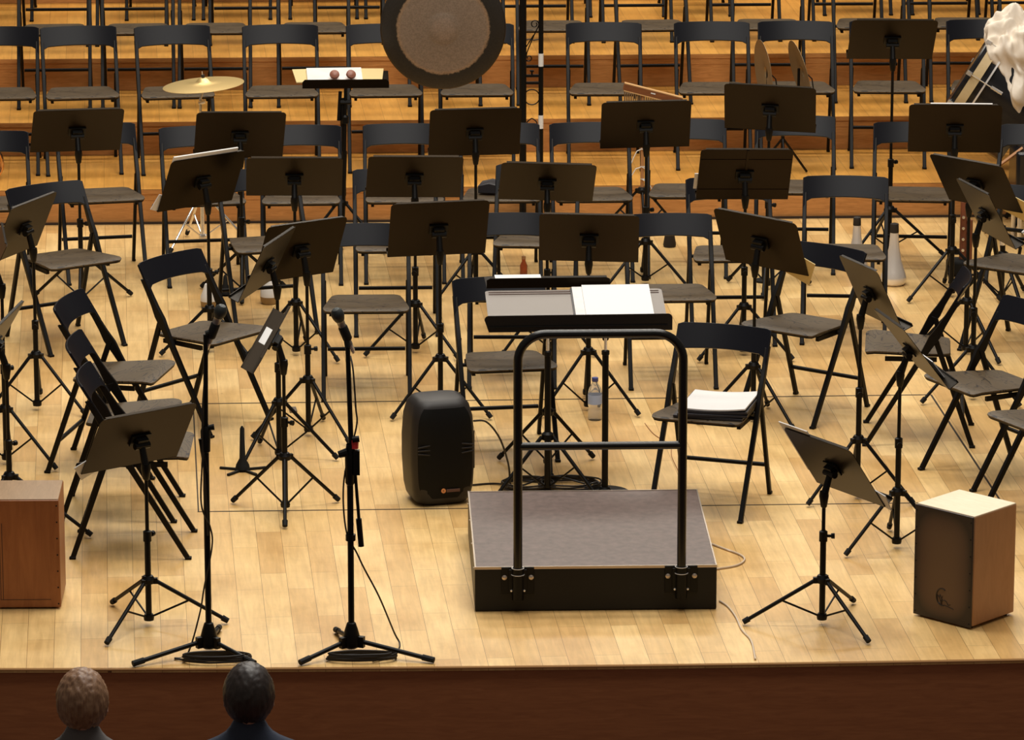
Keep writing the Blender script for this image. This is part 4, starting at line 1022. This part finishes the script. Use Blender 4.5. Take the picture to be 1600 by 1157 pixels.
t = thing('floor_socket', (-.765,3.25,0), RD(5), 'tiny grey floor socket plate near the seam at left', 'socket')
b = MB(); b.box((0,0,.006),(.035,.075,.012)); b.build('cover', nmat('socket_grey',(.16,.12,.09),.5), t, bevel=.002)

t = thing('bassoon', (2.80,5.93,0), 0, 'reddish brown bassoon standing upright behind the stands at the far right', 'bassoon')
b = MB(); b.tube((0,0,.02),(0,0,.40),.021,.018,n=14); b.build('joint', nmat('bassoon_maple',(.20,.06,.03),.3), t)
b = MB(); b.tube((.034,0,.02),(.034,0,.30),.016,n=12); b.build('wing', bpy.data.materials['bassoon_maple'], t)
for k in range(5):
    b = MB(); b.tube((-.004,-.020,.08+.06*k),(-.004,-.028,.08+.06*k),.008); b.tube((.018,-.022,.06+.06*k),(.018,-.022,.10+.06*k),.0025); b.build('key', M['chrome'], t)
t = thing('hi_hat_stand', (2.93,5.35,0), 0, 'black and chrome percussion hardware with curved arms at the right edge', 'stand')
tripod(t, .24, .22, -70, .03, M['stand'], .010, .013)
b = MB(); b.tube((0,0,.03),(0,0,.40),.013); b.build('pole', M['stand'], t)
b = MB(); b.path([(0,0,.34),(.05,-.01,.33),(.09,-.01,.28),(.08,-.01,.22),(.12,-.01,.19),(.17,-.01,.22)],.010,8); b.path([(-.10,-.01,.37),(0,-.01,.385),(.10,0,.37),(.16,0,.34)],.011,8); b.build('arm', M['stand'], t)
b = MB(); b.tube((-.005,-.016,.30),(-.005,-.016,.37),.014); b.tube((.10,-.01,.36),(.125,-.01,.38),.012); b.build('wing_nut', M['chrome'], t)

# ---------------------------------------------------------------- two listeners in the stalls
def person(x, y, ztop, label, hair, shirt, puff=1., dark=False):
    t = thing('person', (x,y,-.5), 0, label, 'person')
    H0 = ztop+.5
    # body: skinned skeleton of a seated figure facing the stage
    sh = H0-.30; hip = H0-.86
    V = [((0,-.02,hip+.06),.15),((0,-.05,hip+.28),.14),((0,-.04,sh-.05),.155),((0,-.01,sh+.06),.062),((0,.005,sh+.13),.058)]
    E = [(0,1),(1,2),(2,3),(3,4)]
    for s in (-1,1):
        n = len(V)
        V += [((s*.17,-.03,sh-.03),.062),((s*.23,.02,sh-.28),.046),((s*.15,.24,sh-.42),.036),((s*.12,.32,sh-.44),.030)]
        E += [(2,n),(n,n+1),(n+1,n+2),(n+2,n+3)]
        n = len(V)
        V += [((s*.10,.05,hip+.04),.085),((s*.12,.42,hip+.05),.062),((s*.12,.44,.10),.045),((s*.12,.54,.05),.040)]
        E += [(0,n),(n,n+1),(n+1,n+2),(n+2,n+3)]
    me = bpy.data.meshes.new('body'); me.from_pydata([v for v, r in V], E, []); me.update()
    o = bpy.data.objects.new('body', me); COL.objects.link(o); o.parent = t
    sk = o.modifiers.new('Skin','SKIN'); sk.use_smooth_shade = True
    for i, (v, r) in enumerate(V):
        me.skin_vertices[0].data[i].radius = (r, r)
    me.skin_vertices[0].data[0].use_root = True
    ss = o.modifiers.new('Sub','SUBSURF'); ss.levels = 1; ss.render_levels = 2
    me.materials.append(shirt)
    hz = H0-.118
    b = MB(); bmesh.ops.create_icosphere(b.bm, subdivisions=4, radius=1)
    for v in b.bm.verts:
        d = v.co.copy(); w = .074 if d.z > -.2 else .074*(1-.35*min(1,(-.2-d.z)))
        v.co = Vector((d.x*w, d.y*.092+.0, d.z*.112+hz))
        if d.y > .8 and abs(d.x) < .22 and -.45 < d.z < .05: v.co.y += .018*(1-abs(d.x)/.22)
    b.build('head', M['skin'], t, smooth=80)
    for s in (-1,1):
        b = MB(); b.lathe([(0,0),(.018,.004),(.028,.010),(.026,.014),(0,.010)], 16, Matrix.Translation((s*.074,.0,hz-.012)) @ Matrix.Rotation(RD(90*s),4,'Y')); b.build('ear', M['skin'], t)
        b = MB(); b.lathe([(0,-.011),(.008,-.008),(.0115,0),(.008,.008),(0,.011)], 12, Matrix.Translation((s*.030,.080,hz+.005))); b.build('eye', M['white'], t)
    b = MB(); b.box((0,.083,hz-.055),(.045,.006,.010)); b.build('mouth', nmat('lips',(.4,.16,.13),.5), t, bevel=.003)
    b = MB(); bmesh.ops.create_icosphere(b.bm, subdivisions=5, radius=1); dele = []
    for v in b.bm.verts:
        d = v.co.copy(); k = 1 + .03*noise(Vector((d.x*3,d.y*3,d.z*1.2)), 3.)*puff + .018*noise(Vector((d.x*9,d.y*9,d.z*3)),2.)
        v.co = Vector((d.x*.090*k, (d.y*.104-.010)*k, d.z*.114*k+hz+.010))
        if d.y > .45 and d.z < .35 or d.z < -.75: dele.append(v)
    bmesh.ops.delete(b.bm, geom=dele, context='VERTS'); b.build('hair', hair, t, smooth=80)
    # the seat that carries the figure
    q = thing('auditorium_seat', (x, y, -.5), 0, label.split(' seen')[0].replace('person with','plush stalls seat under the person with'), 'seat', 'stalls seats')
    b = MB(); b.box((0,.10,hip-.10),(.50,.50,.12)); b.build('cushion', M['plush'], q, bevel=.03)
    b = MB(); b.box((0,-.24,hip+.18),(.50,.08,.60)); b.build('backrest', M['plush'], q, bevel=.03)
    for s in (-1,1):
        b = MB(); b.box((s*.27,.05,(hip-.1)/2+.05),(.03,.42,hip+.0)); b.build('side_panel', M['rubber'], q)
person(-.883,-3.05,.779,'person with black hair seen from behind below the stage edge', M['hairk'], M['shirt'])
person(-1.46,-3.05,.765,'person with tousled light brown hair seen from behind at lower left', M['hairb'], M['shirt2'], 2.)

# ---------------------------------------------------------------- camera
F_PX = 7500.0
th = math.atan(1938/F_PX); yaw = math.atan(308/F_PX*math.cos(th))
cam = bpy.data.cameras.new('camera'); co = bpy.data.objects.new('camera', cam); COL.objects.link(co)
cam.sensor_width = 36; cam.lens = 36*F_PX/1600; cam.clip_end = 200
co.location = (-.5996, -18.94, 5.93); co.rotation_euler = (PI/2-th, 0, -yaw)
sc.camera = co

# ---------------------------------------------------------------- light: warm stage lamps in the ceiling, dim hall
def area(x, y, z, sx, sy, p, col, tx=None, ty=None, tz=0):
    l = bpy.data.lights.new('stage_lamp', 'AREA'); l.shape = 'RECTANGLE'; l.size = sx; l.size_y = sy; l.energy = p; l.color = col
    o = bpy.data.objects.new('stage_lamp', l); COL.objects.link(o); o.location = (x,y,z)
    d = Vector((tx if tx is not None else x, ty if ty is not None else y, tz)) - Vector((x,y,z))
    o.rotation_euler = d.to_track_quat('-Z','Y').to_euler(); return o
WARM = (1,.86,.66)
area(.5, 1.0, 8.0, 6, 1.6, 400, (1,.95,.87))
area(.5, 4.5, 8.0, 7, 1.6, 335, (1,.94,.84))
area(.5, 8.8, 8.0, 8, 1.6, 370, (1,.92,.80))
area(.5, -3.0, 8.5, 6, 1.6, 205, (1,.95,.88), .5, 1.5, 0)
area(.5, 12.5, 7.0, 8, 1.2, 270, (1,.92,.80), .5, 6.0, 0)
w = bpy.data.worlds.new('hall'); sc.world = w; w.use_nodes = True
w.node_tree.nodes['Background'].inputs['Color'].default_value = (1.0,.86,.70,1)
w.node_tree.nodes['Background'].inputs['Strength'].default_value = .13
sc.view_settings.view_transform = 'Standard'; sc.view_settings.look = 'None'
sc.view_settings.exposure = 0.0; sc.view_settings.gamma = 1; sc.view_settings.use_curve_mapping = False
